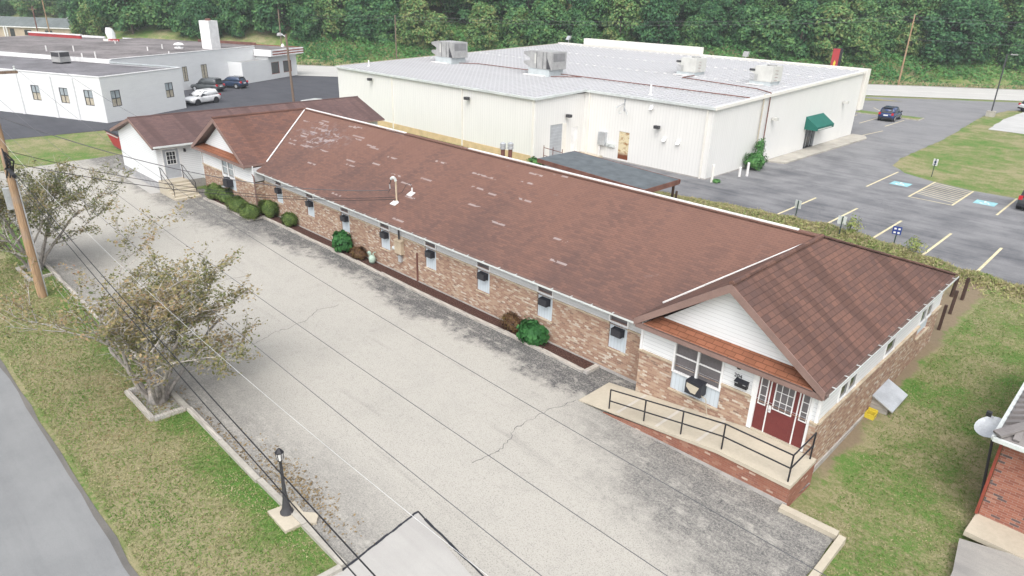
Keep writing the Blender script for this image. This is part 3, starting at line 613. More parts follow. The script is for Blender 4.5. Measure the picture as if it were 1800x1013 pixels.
RO = bp(mb, 'main_roof')
mb = MB(); zr2 = ZR + .075
mb.box(-47.9, -35.6, YR - .08, YR + .08, zr2 - .05, zr2 + .02, M['sealw']); mb.box(-29.6, -10.0, YR - .08, YR + .08, zr2 - .05, zr2 + .02, M['sealw'])
bp(mb, 'ridge_strip', RO)
NW = bp(wing_roof(-9.07, -12.56, -5.58, 3.50, 3.50, 19.38, 33.6, 'roofw', True), 'wing_roof')
FW = bp(wing_roof(-47.95, -52.45, -43.95, 3.40, 3.40, 19.38, 33.6, 'roofa2', False), 'wing_roof')
def valley(cx, xe, ze):
    # where the wing slope meets the main slope
    k = (5.97 - ze) / (xe - cx); y1 = YE + (ze - ZE) / SL
    p = V(xe, y1, ze + .05); q = V(cx, YE + (5.97 - ZE) / SL - .15, 5.97); return p, q
mb = MB(); p, q = valley(-9.07, -12.56, 3.5); mb.bar(p, q, .05, .05, M['sealw']); bp(mb, 'valley_flashing', RO)
mb = MB(); p, q = valley(-47.95, -43.95, 3.4); mb.bar(p, q, .08, .05, M['sealw']); bp(mb, 'valley_flashing', RO)
def front_dress(cx, xl, xr, pl, pr, wall_y, ez=3.4):
    y = 19.36; mb = MB()
    for xe, ze in ((xl, ez), (xr, ez)):
        s_ = 1 if xe > cx else -1; a = V(cx, y, 5.95); b = V(xe, y, ze); dn = V(0, 0, -.30)
        pts = [a, b, b + dn * .9, a + dn]
        mb.prism(pts if s_ < 0 else pts[::-1], (0, .035, 0), M['trimb'])
    bp(mb, 'rake_board')
    mb = MB()
    for xe in (xl, xr):
        a = V(cx, 19.4, 5.74); b = V(xe, 19.4, 3.2)
        mb.poly([a, b, b + V(0, .55, 0), a + V(0, .55, 0)], M['soffit'])
    mb.box(xl + .15, xr - .15, 19.45, 19.98, 3.17, 3.2, M['soffit'])
    bp(mb, 'soffit')
    mb = MB(); t = [(pl, 19.40, 3.40), (pr, 19.40, 3.40), (pr - .45, YW + .03, 3.68), (pl + .45, YW + .03, 3.68)]
    mb.prism(t, (0, 0, -.05), M['awn'], M['trimb'])
    bp(mb, 'pent_roof')
    mb = MB(); mb.box(xl + .05, xr - .05, 19.40, 19.44, 3.17, 3.372, M['trimb'])
    bp(mb, 'fascia_board')
front_dress(-9.07, -12.56, -5.56, -12.2, -5.95, YW, 3.5); front_dress(-47.95, -52.45, -43.95, -52.0, -44.4, YW)
# eave soffit and gutters
mb = MB(); mb.box(FX1, NX0, YE + .05, YF + .1, 2.80, 2.83, M['grey']); bp(mb, 'soffit')
def gutter(p, q, name='gutter', m='gut', straps=0, side=(0, -1, 0), open_=False):
    mb = MB(); p, q = Vector(p), Vector(q); n = Vector(side)
    mb.bar(p + n * .125 + V(0, 0, -.04), q + n * .125 + V(0, 0, -.04), .02, .08, M[m]); mb.bar(p + n * .06 + V(0, 0, -.095), q + n * .06 + V(0, 0, -.095), .11, .015, M['soffit'])
    L = (q - p).length
    for i in range(straps):
        c = p + (q - p) * ((i + .5) / straps); mb.bar(c - n * .02, c + n * .14, .035, .02, M[m])
    return bp(mb, name)
gutter((-44.3, YE, 2.97), (-12.42, YE, 2.97), m='gut', straps=30)
mb = MB(); mb.box(-44.0, -12.6, YE - .01, YE + .03, 2.83, 2.95, M['trimb']); bp(mb, 'fascia_board')
gutter((-5.575, 19.42, 3.47), (-5.575, 33.6, 3.47), straps=14, side=(1, 0, 0))
mb = MB(); mb.box(-5.63, -5.585, 19.45, 33.6, 3.24, 3.42, M['trimb']); mb.box(NX1 - .1, -5.64, YW - .3, YB, 3.25, 3.27, M['soffit']); bp(mb, 'fascia_board')
def downspout(pts, m='trimb', r=.045):
    mb = MB()
    for a, b in zip(pts[:-1], pts[1:]): mb.bar(a, b, .075, .075, M[m], up=(0, 1, 0) if abs(b[2] - a[2]) > .5 else (0, 0, 1))
    return bp(mb, 'downspout')
downspout([(-13.0, 20.2, 2.9), (-12.95, 20.52, 2.62), (-12.58, 20.5, 2.5), (-12.58, 20.5, .05)])
downspout([(-44.6, 20.12, 2.9), (-44.3, 20.0, 2.75), (-43.72, 19.86, 2.6), (-43.72, 19.86, .1)])
downspout([(-27.05, 20.56, 1.7), (-27.05, 20.56, .1)], 'rustp')
# windows of the long front
for i, w in enumerate(WX):
    mb = MB(); y = YF + .07; mb.box(w - .9, w, y, y + .03, 1.098, 2.28, M['panel']); W = bp(mb, 'window')
    mb = MB()
    for a, b, c, d in ((w - .93, w - .87, 2.28, 2.80), (w - .03, w + .03, 2.28, 2.80), (w - .87, w - .03, 2.281, 2.34), (w - .87, w - .03, 2.62, 2.67)): mb.box(a, b, YF - .03, YF + .07, c, d, M['trimw'])
    mb.box(w - .84, w - .06, YF + .0, YF + .05, 2.345, 2.385, M['trimb']); mb.box(w - .84, w - .06, YF + .0, YF + .05, 2.575, 2.615, M['trimb'])
    bp(mb, 'frame', W)
    mb = MB(); mb.box(w - .85, w - .05, YF + .045, YF + .06, 2.36, 2.60, M['screen']); bp(mb, 'pane', W)
    ordn = ('first', 'second', 'third', 'fourth', 'fifth', 'sixth', 'seventh', 'eighth')[i]
    t = thing('air_conditioner', 'black air conditioner in the %s narrow window counted from the entrance gable' % ordn, 'air conditioner', (w - .38, YF, 1.95), 'air conditioners along the brick front')
    mb = MB(); mb.box(w - .66, w - .18, YF - .21, YF + .1, 1.80, 2.11, M['blackp']); mb.box(w - .68, w - .16, YF + .02, YF + .05, 1.78, 2.12, M['blackp']); bp(mb, 'casing', t)
    mb = MB()
    for k in range(7): mb.box(w - .63, w - .21, YF - .222, YF - .211, 1.825 + k * .04, 1.845 + k * .04, M['darkm'])
    bp(mb, 'grille', t)
# entrance window, door, ramp wing
def dbl_window(x0, x1, z0, z1, y, zr, pz, screens='screen', frame_t=.07):
    mb = MB(); mb.box(x0, x1, y + .05, y + .08, pz, z0, M['panel']); W = bp(mb, 'window')
    xm = (x0 + x1) / 2; mb = MB(); t = frame_t
    for a, b in ((x0, x0 + t), (xm - t / 2, xm + t / 2), (x1 - t, x1)): mb.box(a, b, y - .03, y + .06, z0, z1, M['trimw'])
    for a, b in ((x0 + t, xm - t / 2), (xm + t / 2, x1 - t)):
        mb.box(a, b, y - .03, y + .06, z0, z0 + t, M['trimw']); mb.box(a, b, y - .02, y + .06, z1 - t, z1, M['trimw'])
        mb.box(a, b, y - .005, y + .05, zr - .022, zr + .022, M['trimw'])
        for c in (a, b - .03): mb.box(c, c + .03, y + .0, y + .05, z0 + t, z1 - t, M['hvac'])
    bp(mb, 'frame', W); mb = MB()
    for a, b in ((x0 + t, xm - t / 2), (xm + t / 2, x1 - t)): mb.box(a, b, y + .04, y + .048, z0 + t, z1 - t, M[screens])
    bp(mb, 'pane', W); return W
dbl_window(-11.06, -9.08, 1.72, 3.17, YW, 2.44, 1.0)
mb = MB(); mb.box(-12.52, -12.42, YW - .02, YW + .1, 2.07, 3.17, M['trimw']); mb.box(-8.0, -7.97, YW - .02, YW + .05, 2.07, 3.17, M['trimw']); mb.box(NX1 - .08, NX1 + .02, YW - .02, YW + .1, 2.07, 3.17, M['trimw']); bp(mb, 'corner_trim')
t = thing('air_conditioner', 'window air conditioner wrapped in black with a tan cover, under the entrance window', 'air conditioner', (-9.95, YW, 1.3))
mb = MB(); mb.box(-10.25, -9.62, YW - .36, YW + .05, 1.33, 1.84, M['blackp']); bp(mb, 'casing', t)
mb = MB(); mb.prism([(-10.2, YW - .375, 1.76), (-10.2, YW - .375, 1.6), (-10.0, YW - .375, 1.42), (-9.82, YW - .375, 1.42), (-9.70, YW - .375, 1.72)], (0, .012, 0), M['concl']); bp(mb, 'cover', t)
mb = MB(); mb.tube([(-9.66, YW - .3, 1.45), (-9.5, YW - .12, 1.25), (-9.42, YW - .12, .85), (-9.3, YW - .15, .55)], .015, M['concl']); bp(mb, 'cord', t)
D = bp(MB().box(-7.97, -7.80, YW - .0, YW + .12, .84, 3.17, M['trimw']).box(-6.06, -5.97, YW - .0, YW + .12, .84, 3.17, M['trimw']).box(-7.80, -6.06, YW + .02, YW + .12, 3.06, 3.17, M['trimw']), 'door')
def lights(x0, x1, z0, z1, nx, nz, y, parent, m='screen', t=.04):
    mb = MB()
    for a, b, c, d in ((x0, x0 + t, z0, z1), (x1 - t, x1, z0, z1), (x0 + t, x1 - t, z0, z0 + t), (x0 + t, x1 - t, z1 - t, z1)): mb.box(a, b, y - .02, y, c, d, M['trimw'])
    for i in range(1, nx): xx = x0 + (x1 - x0) * i / nx; mb.box(xx - .011, xx + .011, y - .012, y, z0 + t, z1 - t, M['trimw'])
    for i in range(1, nz): zz = z0 + (z1 - z0) * i / nz; mb.box(x0 + t, x1 - t, y - .0135, y, zz - .011, zz + .011, M['trimw'])
    bp(mb, 'frame', parent); mb = MB(); mb.box(x0 + t, x1 - t, y - .006, y - .001, z0 + t, z1 - t, M[m]); bp(mb, 'pane', parent)
mb = MB(); y = YW + .05
for a, b in ((-7.80, -7.41), (-7.37, -6.45), (-6.41, -6.06)): mb.box(a, b, y, y + .04, .90, 3.06, M['maroon'])
for a, b in ((-7.24, -6.95), (-6.87, -6.58)):
    for c, d in ((1.02, 1.32), (1.42, 1.72)): mb.box(a, b, y - .008, y, c, d, M['maroon'])
for a, b in ((-7.74, -7.47), (-6.36, -6.11)):
    for c, d in ((1.02, 1.32), (1.42, 1.72)): mb.box(a, b, y - .008, y, c, d, M['maroon'])
bp(mb, 'leaf', D)
mb = MB(); mb.box(-7.41, -7.37, y - .02, y + .03, .9, 3.06, M['trimw']); mb.box(-6.45, -6.41, y - .02, y + .03, .9, 3.06, M['trimw']); bp(mb, 'mullion', D)
bp(MB().box(-7.8, -6.06, YW - .02, YW + .1, .835, .898, M['concl']), 'threshold', D)
lights(-7.75, -7.47, 1.88, 2.94, 1, 3, y, D); lights(-7.24, -6.58, 1.88, 2.94, 3, 3, y, D); lights(-6.35, -6.08, 1.88, 2.94, 1, 3, y, D)
mb = MB(); mb.box(-7.345, -7.26, y - .03, y, 1.72, 2.0, M['trimw']); mb.cyl((-7.3, y - .02, 1.82), (-7.3, y - .08, 1.82), .02, .02, M['metal'], 8); bp(mb, 'handle', D)
t = thing('wall_lamp', 'black wall lamp above the house number beside the entrance', 'lamp', (-8.5, YW, 2.85))
mb = MB(); mb.cyl((-8.5, YW + .03, 3.08), (-8.5, YW - .10, 3.10), .045, .04, M['black']); bp(mb, 'bracket', t)
mb = MB(); mb.lathe([(0.0, .14), (.045, .13), (.06, .04), (.085, -.03), (.075, -.05)], (-8.5, YW - .13, 2.99), M['black']); bp(mb, 'shade', t, smooth=True)
def text_mesh(txt, size, m, name, loc, rot, parent=None, depth=.008):
    cu = bpy.data.curves.new(name, 'FONT'); cu.body = txt; cu.size = size; cu.extrude = depth; cu.align_x = 'CENTER'; cu.align_y = 'CENTER'
    tmp = bpy.data.objects.new('tmp', cu); C.objects.link(tmp); bpy.context.view_layer.update()
    me = bpy.data.meshes.new_from_object(tmp.evaluated_get(bpy.context.evaluated_depsgraph_get())); bpy.data.objects.remove(tmp)
    me.materials.clear(); me.materials.append(M[m]); me.name = name
    o = bpy.data.objects.new(name, me); C.objects.link(o); o.rotation_euler = rot
    if parent: o.parent = parent; o.location = Vector(loc) - Vector(ORG[parent])
    else: o.location = loc
    return o
text_mesh('204', .2, 'black', 'house_number', (-8.55, YW + .012, 2.58), (math.pi / 2, 0, 0), B)
t = thing('mailbox', 'black wall mailbox under the house number by the entrance', 'mailbox', (-8.36, YW, 2.22))
mb = MB(); mb.hexa([(-8.58, YW - .11, 2.24), (-8.14, YW - .11, 2.24), (-8.14, YW + .03, 2.24), (-8.58, YW + .03, 2.24), (-8.58, YW - .13, 2.44), (-8.14, YW - .13, 2.44), (-8.14, YW + .03, 2.48), (-8.58, YW + .03, 2.48)], M['black']); bp(mb, 'body', t)
mb = MB(); mb.hexa([(-8.60, YW - .15, 2.42), (-8.12, YW - .15, 2.42), (-8.12, YW + .03, 2.485), (-8.60, YW + .03, 2.485), (-8.60, YW - .15, 2.445), (-8.12, YW - .15, 2.445), (-8.12, YW + .03, 2.51), (-8.60, YW + .03, 2.51)], M['blackp']); mb.box(-8.55, -8.45, YW - .155, YW - .15, 2.40, 2.42, M['metal']); mb.box(-8.27, -8.17, YW - .155, YW - .15, 2.40, 2.42, M['metal']); bp(mb, 'lid', t)
# side windows of the near wing
def side_window(y0, y1, z0, z1, n, m='glass', panel=None):
    x = NX1 - .03; mb = MB(); W = None
    t = .05; ys = [y0 + (y1 - y0) * i / n for i in range(n + 1)]
    for q in ys: mb.box(x - .06, x + .035, max(y0, q - t / 2), min(y1, q + t / 2), z0, z1, M['trimw'])
    for a, b in zip(ys[:-1], ys[1:]): mb.box(x - .06, x + .03, a + t / 2, b - t / 2, z0, z0 + t, M['trimw']); mb.box(x - .06, x + .03, a + t / 2, b - t / 2, z1 - t, z1, M['trimw'])
    W = bp(mb, 'window'); mb = MB()
    if panel: bp(MB().box(x - .08, x - .05, y0, y1, panel, z0 - .002, M['panel']), 'panel', W)
    for a, b in zip(ys[:-1], ys[1:]): mb.box(x - .03, x - .02, a + t / 2, b - t / 2, z0 + t, z1 - t, M[m])
    bp(mb, 'pane', W)
side_window(21.6, 23.2, 2.07, 2.72, 2); side_window(26.0, 27.2, 2.07, 2.72, 1); side_window(30.25, 31.95, 2.0, 2.72, 2, panel=1.45)
# far wing window + air conditioner
W = dbl_window(-48.75, -46.75, 1.75, 3.17, YW, 2.48, .95, 'glassl', .12)
t = thing('air_conditioner', 'black air conditioner in the white panel of the far gable front', 'air conditioner', (-47.6, YW, 1.2))
mb = MB(); mb.box(-48.0, -47.3, YW - .4, YW + .06, 1.2, 1.68, M['blackp']); mb.box(-47.95, -47.55, YW - .32, YW + .0, 1.68, 1.83, M['blackp']); mb.box(-48.1, -47.7, YW - .5, YW + .0, 1.15, 1.198, M['metal']); bp(mb, 'casing', t)
mb = MB()
for k in range(6): mb.box(-47.95, -47.35, YW - .42, YW - .403, 1.24 + k * .07, 1.27 + k * .07, M['darkm'])
bp(mb, 'grille', t)

# ---------------------------------------------------------------- entrance ramp and its railing
t = thing('entrance_ramp', 'concrete entrance ramp on a red brick base in front of the maroon door', 'ramp', (-9.5, 19, 0))
x0, x1, x2, ya, yb = -13.75, -8.0, -5.5, 18.0, 19.88
mb = MB(); zt = [(x0, .03), (x1, .83), (x2, .84)]
for (a, za), (b, zb) in zip(zt[:-1], zt[1:]):
    th = .13; mb.hexa([(a, ya - .04, max(za - th, .0)), (b, ya - .04, zb - th), (b, yb, zb - th), (a, yb, max(za - th, 0)), (a, ya - .04, za), (b, ya - .04, zb), (b, yb, zb), (a, yb, za)], M['concl'])
bp(mb, 'ramp_slab', t)
mb = MB(); sl = lambda x: .03 + .8 * (x - x0) / (x1 - x0) if x < x1 else .83
pts = [(-12.6, ya, -.05), (x2 - .02, ya, -.3), (x2 - .02, ya, .70), (x1, ya, .70), (-12.6, ya, .05)]
mb.poly(pts, M['brickr']); mb.poly([(x2 - .02, ya, -.4), (x2 - .02, yb + .02, -.6), (x2 - .02, yb + .02, .71), (x2 - .02, ya, .70)], M['brickr'])
bp(mb, 'brick_base', t)
mb = MB(); mb.poly([(-12.3, ya - .02, -.05), (x2, ya - .02, -.3), (x2, ya - .02, .16), (-9.2, ya - .02, .12), (-12.3, ya - .02, .0)], M['found']); mb.poly([(-12.3, ya - .02, 0), (-9.2, ya - .02, .12), (x2, ya - .02, .16), (x2, ya, .16), (-12.3, ya, 0)], M['found']); bp(mb, 'footing', t)
mb = MB()
for xx in (-12.0, -10.35, -8.75): mb.poly([(xx - .06, ya + .05, sl(xx - .06) + .004), (xx + .06, ya + .05, sl(xx + .06) + .004), (xx + .1, yb - .05, sl(xx + .1) + .004), (xx - .02, yb - .05, sl(xx - .02) + .004)], M['concp'])
bp(mb, 'patch', t)
t = thing('ramp_railing', 'black pipe railing along the edge of the concrete entrance ramp', 'railing', (-9, 18.12, 0))
P = [(-12.42, .05), (-10.9, .31), (-9.41, .57), (-7.9, .82), (-5.66, .83)]; y = 18.12
for x, z in P: bp(MB().cyl((x, y, z - .02), (x, y, z + .98), .028, .028, M['black'], 8), 'post', t)
bp(MB().cyl((-5.66, 19.74, .81), (-5.66, 19.74, 1.85), .028, .028, M['black'], 8), 'post', t)
for h in (.98, .5):
    bp(MB().tube([(x, y, z + h) for x, z in P], .026, M['black'], 8), 'rail', t)
    bp(MB().cyl((-5.66, 18.12, .83 + h), (-5.66, 19.74, .85 + h), .026, .026, M['black'], 8), 'rail', t)

# ---------------------------------------------------------------- things on and beside the brick building
rz = lambda y: ZE + SL * (y - YE)
t = thing('service_mast', 'tan electric service mast with curved weatherhead standing on the brown roof', 'mast', (-29.95, 21.5, rz(21.5)))
z0 = rz(21.5)
bp(MB().cyl((-29.95, 21.5, z0), (-29.95, 21.5, z0 + 1.2), .05, .05, M['stone'], 10), 'pipe', t)
mb = MB(); mb.tube([(-29.95, 21.5, z0 + 1.18), (-30.0, 21.47, z0 + 1.34), (-30.12, 21.42, z0 + 1.38), (-30.22, 21.38, z0 + 1.27)], .075, M['gut'], 10); bp(mb, 'weatherhead', t)
mb = MB(); mb.lathe([(.17, .05), (.1, .1), (.055, .16)], (-29.95, 21.5, z0 - .06), M['sealw']); mb.bar((-30.2, 21.35, z0 - .03), (-29.75, 21.35, z0 - .03), .3, .04, M['sealw'], up=(0, -SL, 1)); bp(mb, 'flashing', t)
mb = MB(); mb.tube([(-30.22, 21.38, z0 + 1.2), (-30.35, 21.35, z0 + .95), (-30.28, 21.35, z0 + .7), (-30.4, 21.3, z0 + .5)], .018, M['black']); mb.cyl((-30.33, 21.35, z0 + .95), (-30.3, 21.35, z0 + .72), .035, .03, M['metal'], 6); bp(mb, 'drip_loop', t)
t = thing('vent_pipe', 'short white vent pipe beside the electric mast on the roof', 'vent', (-29.7, 22.3, rz(22.3)))
z1 = rz(22.3); bp(MB().cyl((-29.65, 22.35, z1), (-29.65, 22.35, z1 + .36), .045, .045, M['sealw'], 8), 'pipe', t); bp(MB().bar((-29.9, 22.3, z1 + .02), (-29.5, 22.3, z1 + .02), .35, .04, M['sealw'], up=(0, -SL, 1)), 'flashing', t)
mb = MB(); mb.tube([(-29.65, 22.35, z1 + .36), (-29.75, 22.3, z1 + .62), (-29.95, 22.2, z1 + .5), (-30.0, 21.9, z1 + .1), (-29.95, 21.55, z0 + .45)], .012, M['black']); bp(mb, 'wire', t)
for k, (x, lab) in enumerate(((-27.9, 'left one of two dark metal chimney pipes with pale caps at the ridge'), (-27.35, 'right one of two dark metal chimney pipes with pale caps at the ridge'))):
    t = thing('chimney_pipe', lab, 'chimney pipe', (x, 27.6, 5.5), 'chimney pipes at the ridge'); zb = 5.5 + .1 * k
    bp(MB().cyl((x, 27.6, zb - .3), (x + .06 * k, 27.6, zb + .62), .12, .12, M['rustp'], 10), 'pipe', t); bp(MB().lathe([(.17, .60), (.17, .74), (.14, .76), (.17, .80), (.17, .92), (.05, 1.0), (0, 1.0)], (x + .06 * k, 27.6, zb), M['metal']), 'cap', t)
t = thing('electric_meter', 'beige electric cabinet with round meter and conduit on the brick front', 'electric box', (-28.5, YF, .8))
y = YF
bp(MB().box(-28.78, -28.2, y - .22, y - .01, 1.28, 2.0, M['stone']).hexa([(-28.82, y - .26, 2.0), (-28.16, y - .26, 2.0), (-28.16, y - .01, 2.0), (-28.82, y - .01, 2.0), (-28.82, y - .26, 2.02), (-28.16, y - .26, 2.02), (-28.16, y - .01, 2.1), (-28.82, y - .01, 2.1)], M['stone']), 'cabinet', t)
bp(MB().cyl((-28.78, y - .12, 1.5), (-29.0, y - .14, 1.5), .11, .10, M['gut'], 12), 'meter', t)
bp(MB().cyl((-28.5, y - .1, 2.1), (-28.5, y - .1, 2.85), .05, .05, M['darkm'], 8), 'conduit', t); bp(MB().box(-28.6, -28.36, y - .14, y - .01, .8, 1.15, M['metal']).cyl((-28.5, y - .06, 1.1), (-28.5, y - .06, 1.3), .03, .03, M['metal'], 6), 'junction_box', t)
t = thing('gas_meter', 'pale green gas meter standing in the mulch by the brick wall', 'gas meter', (-30.95, 20.35, .05))
gm = plain('pale_green_paint', (0.36, 0.47, 0.40), 0.5)
bp(MB().lathe([(0, .05), (.14, .06), (.19, .18), (.20, .34), (.15, .47), (.05, .52), (0, .52)], (-30.85, 20.3, .05), gm), 'meter_body', t, smooth=True)
mb = MB(); mb.tube([(-31.02, 20.32, .45), (-31.02, 20.32, .68), (-31.2, 20.35, .7)], .035, gm, 8); mb.tube([(-30.76, 20.3, .45), (-30.76, 20.32, .72), (-30.8, 20.52, .72)], .03, gm, 8); mb.cyl((-31.2, 20.3, .55), (-31.2, 20.42, .6), .13, .12, gm, 12); mb.cyl((-31.2, 20.35, .05), (-31.2, 20.35, .55), .025, .025, gm, 6); bp(mb, 'pipework', t)
# bulkhead hatch and yellow crate against the right wall
t = thing('cellar_hatch', 'grey cellar bulkhead with sloping metal lid against the right brick wall', 'hatch', (-5.4, 26.6, -.1))
bp(MB().hexa([(-5.82, 25.9, -.3), (-5.15, 25.9, -.3), (-5.15, 27.45, -.3), (-5.82, 27.45, -.3), (-5.82, 25.9, .55), (-5.15, 25.9, .22), (-5.15, 27.45, .22), (-5.82, 27.45, .55)], M['timber']), 'bulkhead', t)
bp(MB().hexa([(-5.83, 25.8, .57), (-4.95, 25.8, .15), (-4.95, 27.6, .15), (-5.83, 27.6, .57), (-5.83, 25.8, .62), (-4.95, 25.8, .20), (-4.95, 27.6, .20), (-5.83, 27.6, .62)], M['metal']), 'lid', t)
t = thing('yellow_crate', 'small yellow open crate on the ground beside the cellar hatch', 'crate', (-5.55, 25.35, -.15))
mb = MB(); z = -.17
for b in ((-5.72, -5.38, 25.2, 25.23), (-5.72, -5.38, 25.52, 25.55), (-5.72, -5.69, 25.23, 25.52), (-5.41, -5.38, 25.23, 25.52)): mb.box(*b, z, z + .26, M['yellow'])
mb.box(-5.69, -5.41, 25.23, 25.52, z, z + .02, M['black']); bp(mb, 'box', t)
bp(MB().box(-5.72, -5.38, 25.56, 25.6, z + .2, z + .34, M['yellow']), 'flap', t)
# steel posts behind the right corner and behind the roof
for x, y, z, h, lab in ((-5.82, 34.9, .2, 1.35, 'dark post nearest the right rear corner of the brick building'), (-5.96, 37.24, .25, 1.3, 'second dark post out along the row behind the corner'), (-6.01, 39.68, .28, 1.25, 'dark post farthest out on the right of the row'), (-6.53, 39.75, .28, 1.15, 'dark post half hidden by the gutter corner'), (-26.15, 44.2, .3, .8, 'short dark post in the grass right of the carport'), (-32.0, 44.2, .3, .7, 'short dark post in front of the carport fascia')):
    r = random.Random(x * y); dx, dy = r.uniform(-.08, .08), r.uniform(-.1, .1)
    solo(MB().bar((x, y, z - .3), (x + dx, y + dy, z + h), .13, .13, M['brownpost']), 'wooden_post', lab, 'post', (x, y, z), 'dark posts behind the brick building')
# carport
t = thing('carport', 'flat grey carport roof on brown posts behind the brick building', 'carport', (-29, 41.5, .3))
bp(MB().prism([(-35.2, 38.6, 2.75), (-25.3, 38.6, 2.35), (-25.3, 42.9, 2.35), (-35.2, 42.9, 2.75)], (0, 0, -.08), plain('carport_felt', (0.10, 0.115, 0.125), 0.9, var=.25), M['rustp']), 'roof', t)
mb = MB(); mb.box(-25.34, -25.26, 38.6, 42.9, 1.98, 2.33, M['rustp']); mb.bar((-25.3, 38.56, 2.2), (-35.2, 38.56, 2.6), .05, .32, M['rustp'], up=(0, 0, 1)); mb.bar((-25.2, 42.95, 2.2), (-35.2, 42.95, 2.6), .05, .32, M['rustp']); bp(mb, 'fascia', t)
for x, y in ((-25.5, 42.6), (-25.5, 38.9), (-34.9, 42.6), (-34.9, 38.9), (-30.2, 42.6)): bp(MB().box(x - .07, x + .07, y - .07, y + .07, .25, 2.3, M['brownpost']), 'post', t)

# ---------------------------------------------------------------- white annex at the far end
A = thing('annex_building', 'white sided annex with brown gable roof, grey door and concrete steps side', 'building', (-57.4, 27, 0))
ap = lambda mb, name, parent=None, **k: mb.build(name, parent or A, **k)
AX0, AX1, AY0, AY1, ACX, AZR, AZE = -61.45, -53.43, 17.17, 36.6, -57.05, 5.02, 3.5
mb = MB(); DH = [(17.6 - AY0, 18.72 - AY0, .95, 3.1)]
mb.wall((AX0, AY0, 0), (1, 0, 0), (0, -1, 0), AX1 - AX0, .62, 3.34, [], .1, M['white'])
mb.poly([(AX0, AY0, 3.34), (AX1, AY0, 3.34), (ACX, AY0, 4.86)], M['white'])
mb.wall((AX1, AY0, 0), (0, 1, 0), (1, 0, 0), AY1 - AY0, .62, 3.4, DH, .1, M['white'])
mb.wall((AX0, AY0, 0), (0, 1, 0), (-1, 0, 0), AY1 - AY0, .62, 3.4, [], .1, M['white'])
mb.wall((AX0, AY1, 0), (1, 0, 0), (0, 1, 0), AX1 - AX0, .62, 3.4, [], .1, M['white']); mb.poly([(AX1, AY1, 3.4), (AX0, AY1, 3.4), (ACX, AY1, 4.86)], M['white'])
mb.wall((AX1, 20.3, 0), (1, 0, 0), (0, -1, 0), 1.35, .62, 3.3, [], .1, M['white'])
ap(mb, 'siding')
mb = MB()
mb.wall((AX0 - .02, AY0 - .02, 0), (1, 0, 0), (0, -1, 0), AX1 - AX0 + .04, -.1, .62, [], .1, M['block']); mb.wall((AX1 + .02, AY0 - .02, 0), (0, 1, 0), (1, 0, 0), AY1 - AY0, -.1, .62, [], .1, M['found']); mb.poly([(AX0 - .02, AY0 - .02, .62), (AX1 + .02, AY0 - .02, .62), (AX1 + .02, AY0, .63), (AX0 - .02, AY0, .63)], M['block'])
mb.wall((AX0 - .02, AY0, 0), (0, 1, 0), (-1, 0, 0), AY1 - AY0, -.1, .62, [], .1, M['block'])
ap(mb, 'foundation')
mb = MB(); y0, y1 = AY0 - .4, 37.0
for xe, s_ in ((-61.95, -1), (-52.86, 1)):
    q = [(ACX, y0, AZR), (xe, y0, AZE), (xe, y1, AZE), (ACX, y1, AZR)]
    mb.prism(q if s_ > 0 else q[::-1], (0, 0, -.13), M['roofa'], M['trimb'])
mb.cyl((ACX, y0, AZR), (ACX, y1, AZR), .07, .07, M['roofa'], 6)
ap(mb, 'roof')
mb = MB()
for xe, s_ in ((-61.95, -1), (-52.86, 1)):
    a, b = V(ACX, y0 - .03, AZR + .0), V(xe, y0 - .03, AZE); d = V(0, 0, -.22); q = [a, b, b + d, a + d]
    mb.prism(q if s_ < 0 else q[::-1], (0, .03, 0), M['trimb']); mb.poly([a + V(0, .04, -.2), b + V(0, .04, -.2), b + V(0, .5, -.2), a + V(0, .5, -.2)], M['soffit'])
ap(mb, 'rake_board')
mb = MB(); mb.bar((-52.80, y0 + .05, 3.44), (-52.80, 20.6, 3.44), .11, .12, M['gut']); mb.bar((-53.15, y0 + .5, 3.36), (-53.15, 20.6, 3.36), .55, .02, M['soffit']); ap(mb, 'gutter')
mb = MB(); mb.bar((-52.45, 20.2, 3.3), (-52.45, 20.2, .1), .09, .09, M['trimb'], up=(0, 1, 0)); ap(mb, 'downspout')
mb = MB(); mb.box(AX1 - .1, AX1 + .03, 17.5, 17.6, .95, 3.1, M['trimw']); mb.box(AX1 - .1, AX1 + .03, 18.72, 18.82, .95, 3.1, M['trimw']); mb.box(AX1 - .1, AX1 + .03, 17.5, 18.82, 3.1, 3.2, M['trimw']); DR = ap(mb, 'door')
ap(MB().box(AX1 - .06, AX1 - .02, 17.6, 18.72, .95, 3.1, M['greyd']), 'leaf', DR)
mb = MB(); x = AX1 - .02
for a, b, c, d in ((17.80, 17.85, 1.95, 2.95), (18.47, 18.52, 1.95, 2.95), (17.85, 18.47, 1.95, 2.0), (17.85, 18.47, 2.9, 2.95), (18.05, 18.075, 2, 2.9), (18.255, 18.28, 2, 2.9), (17.85, 18.05, 2.3, 2.325), (18.075, 18.255, 2.3, 2.325), (18.28, 18.47, 2.3, 2.325), (17.85, 18.05, 2.6, 2.625), (18.075, 18.255, 2.6, 2.625), (18.28, 18.47, 2.6, 2.625)): mb.box(x, x + .025, a, b, c, d, M['trimw'])
ap(mb, 'frame', DR); ap(MB().box(x, x + .01, 17.85, 18.47, 2.0, 2.9, M['glass']), 'pane', DR)
t = thing('wall_lamp', 'small black lamp right of the grey annex door', 'lamp', (AX1, 19.1, 2.9)); mb = MB(); mb.cyl((AX1, 19.15, 3.0), (AX1 + .12, 19.15, 3.0), .05, .05, M['black'], 8); mb.build('bracket', t); MB().lathe([(0, .12), (.07, .1), (.1, -.1), (.08, -.12)], (AX1 + .15, 19.15, 2.93), M['black'], 10).build('shade', t)
t = thing('concrete_steps', 'flight of concrete steps up to the grey annex door', 'steps', (-52, 17.8, 0)); mb = MB(); n = 6
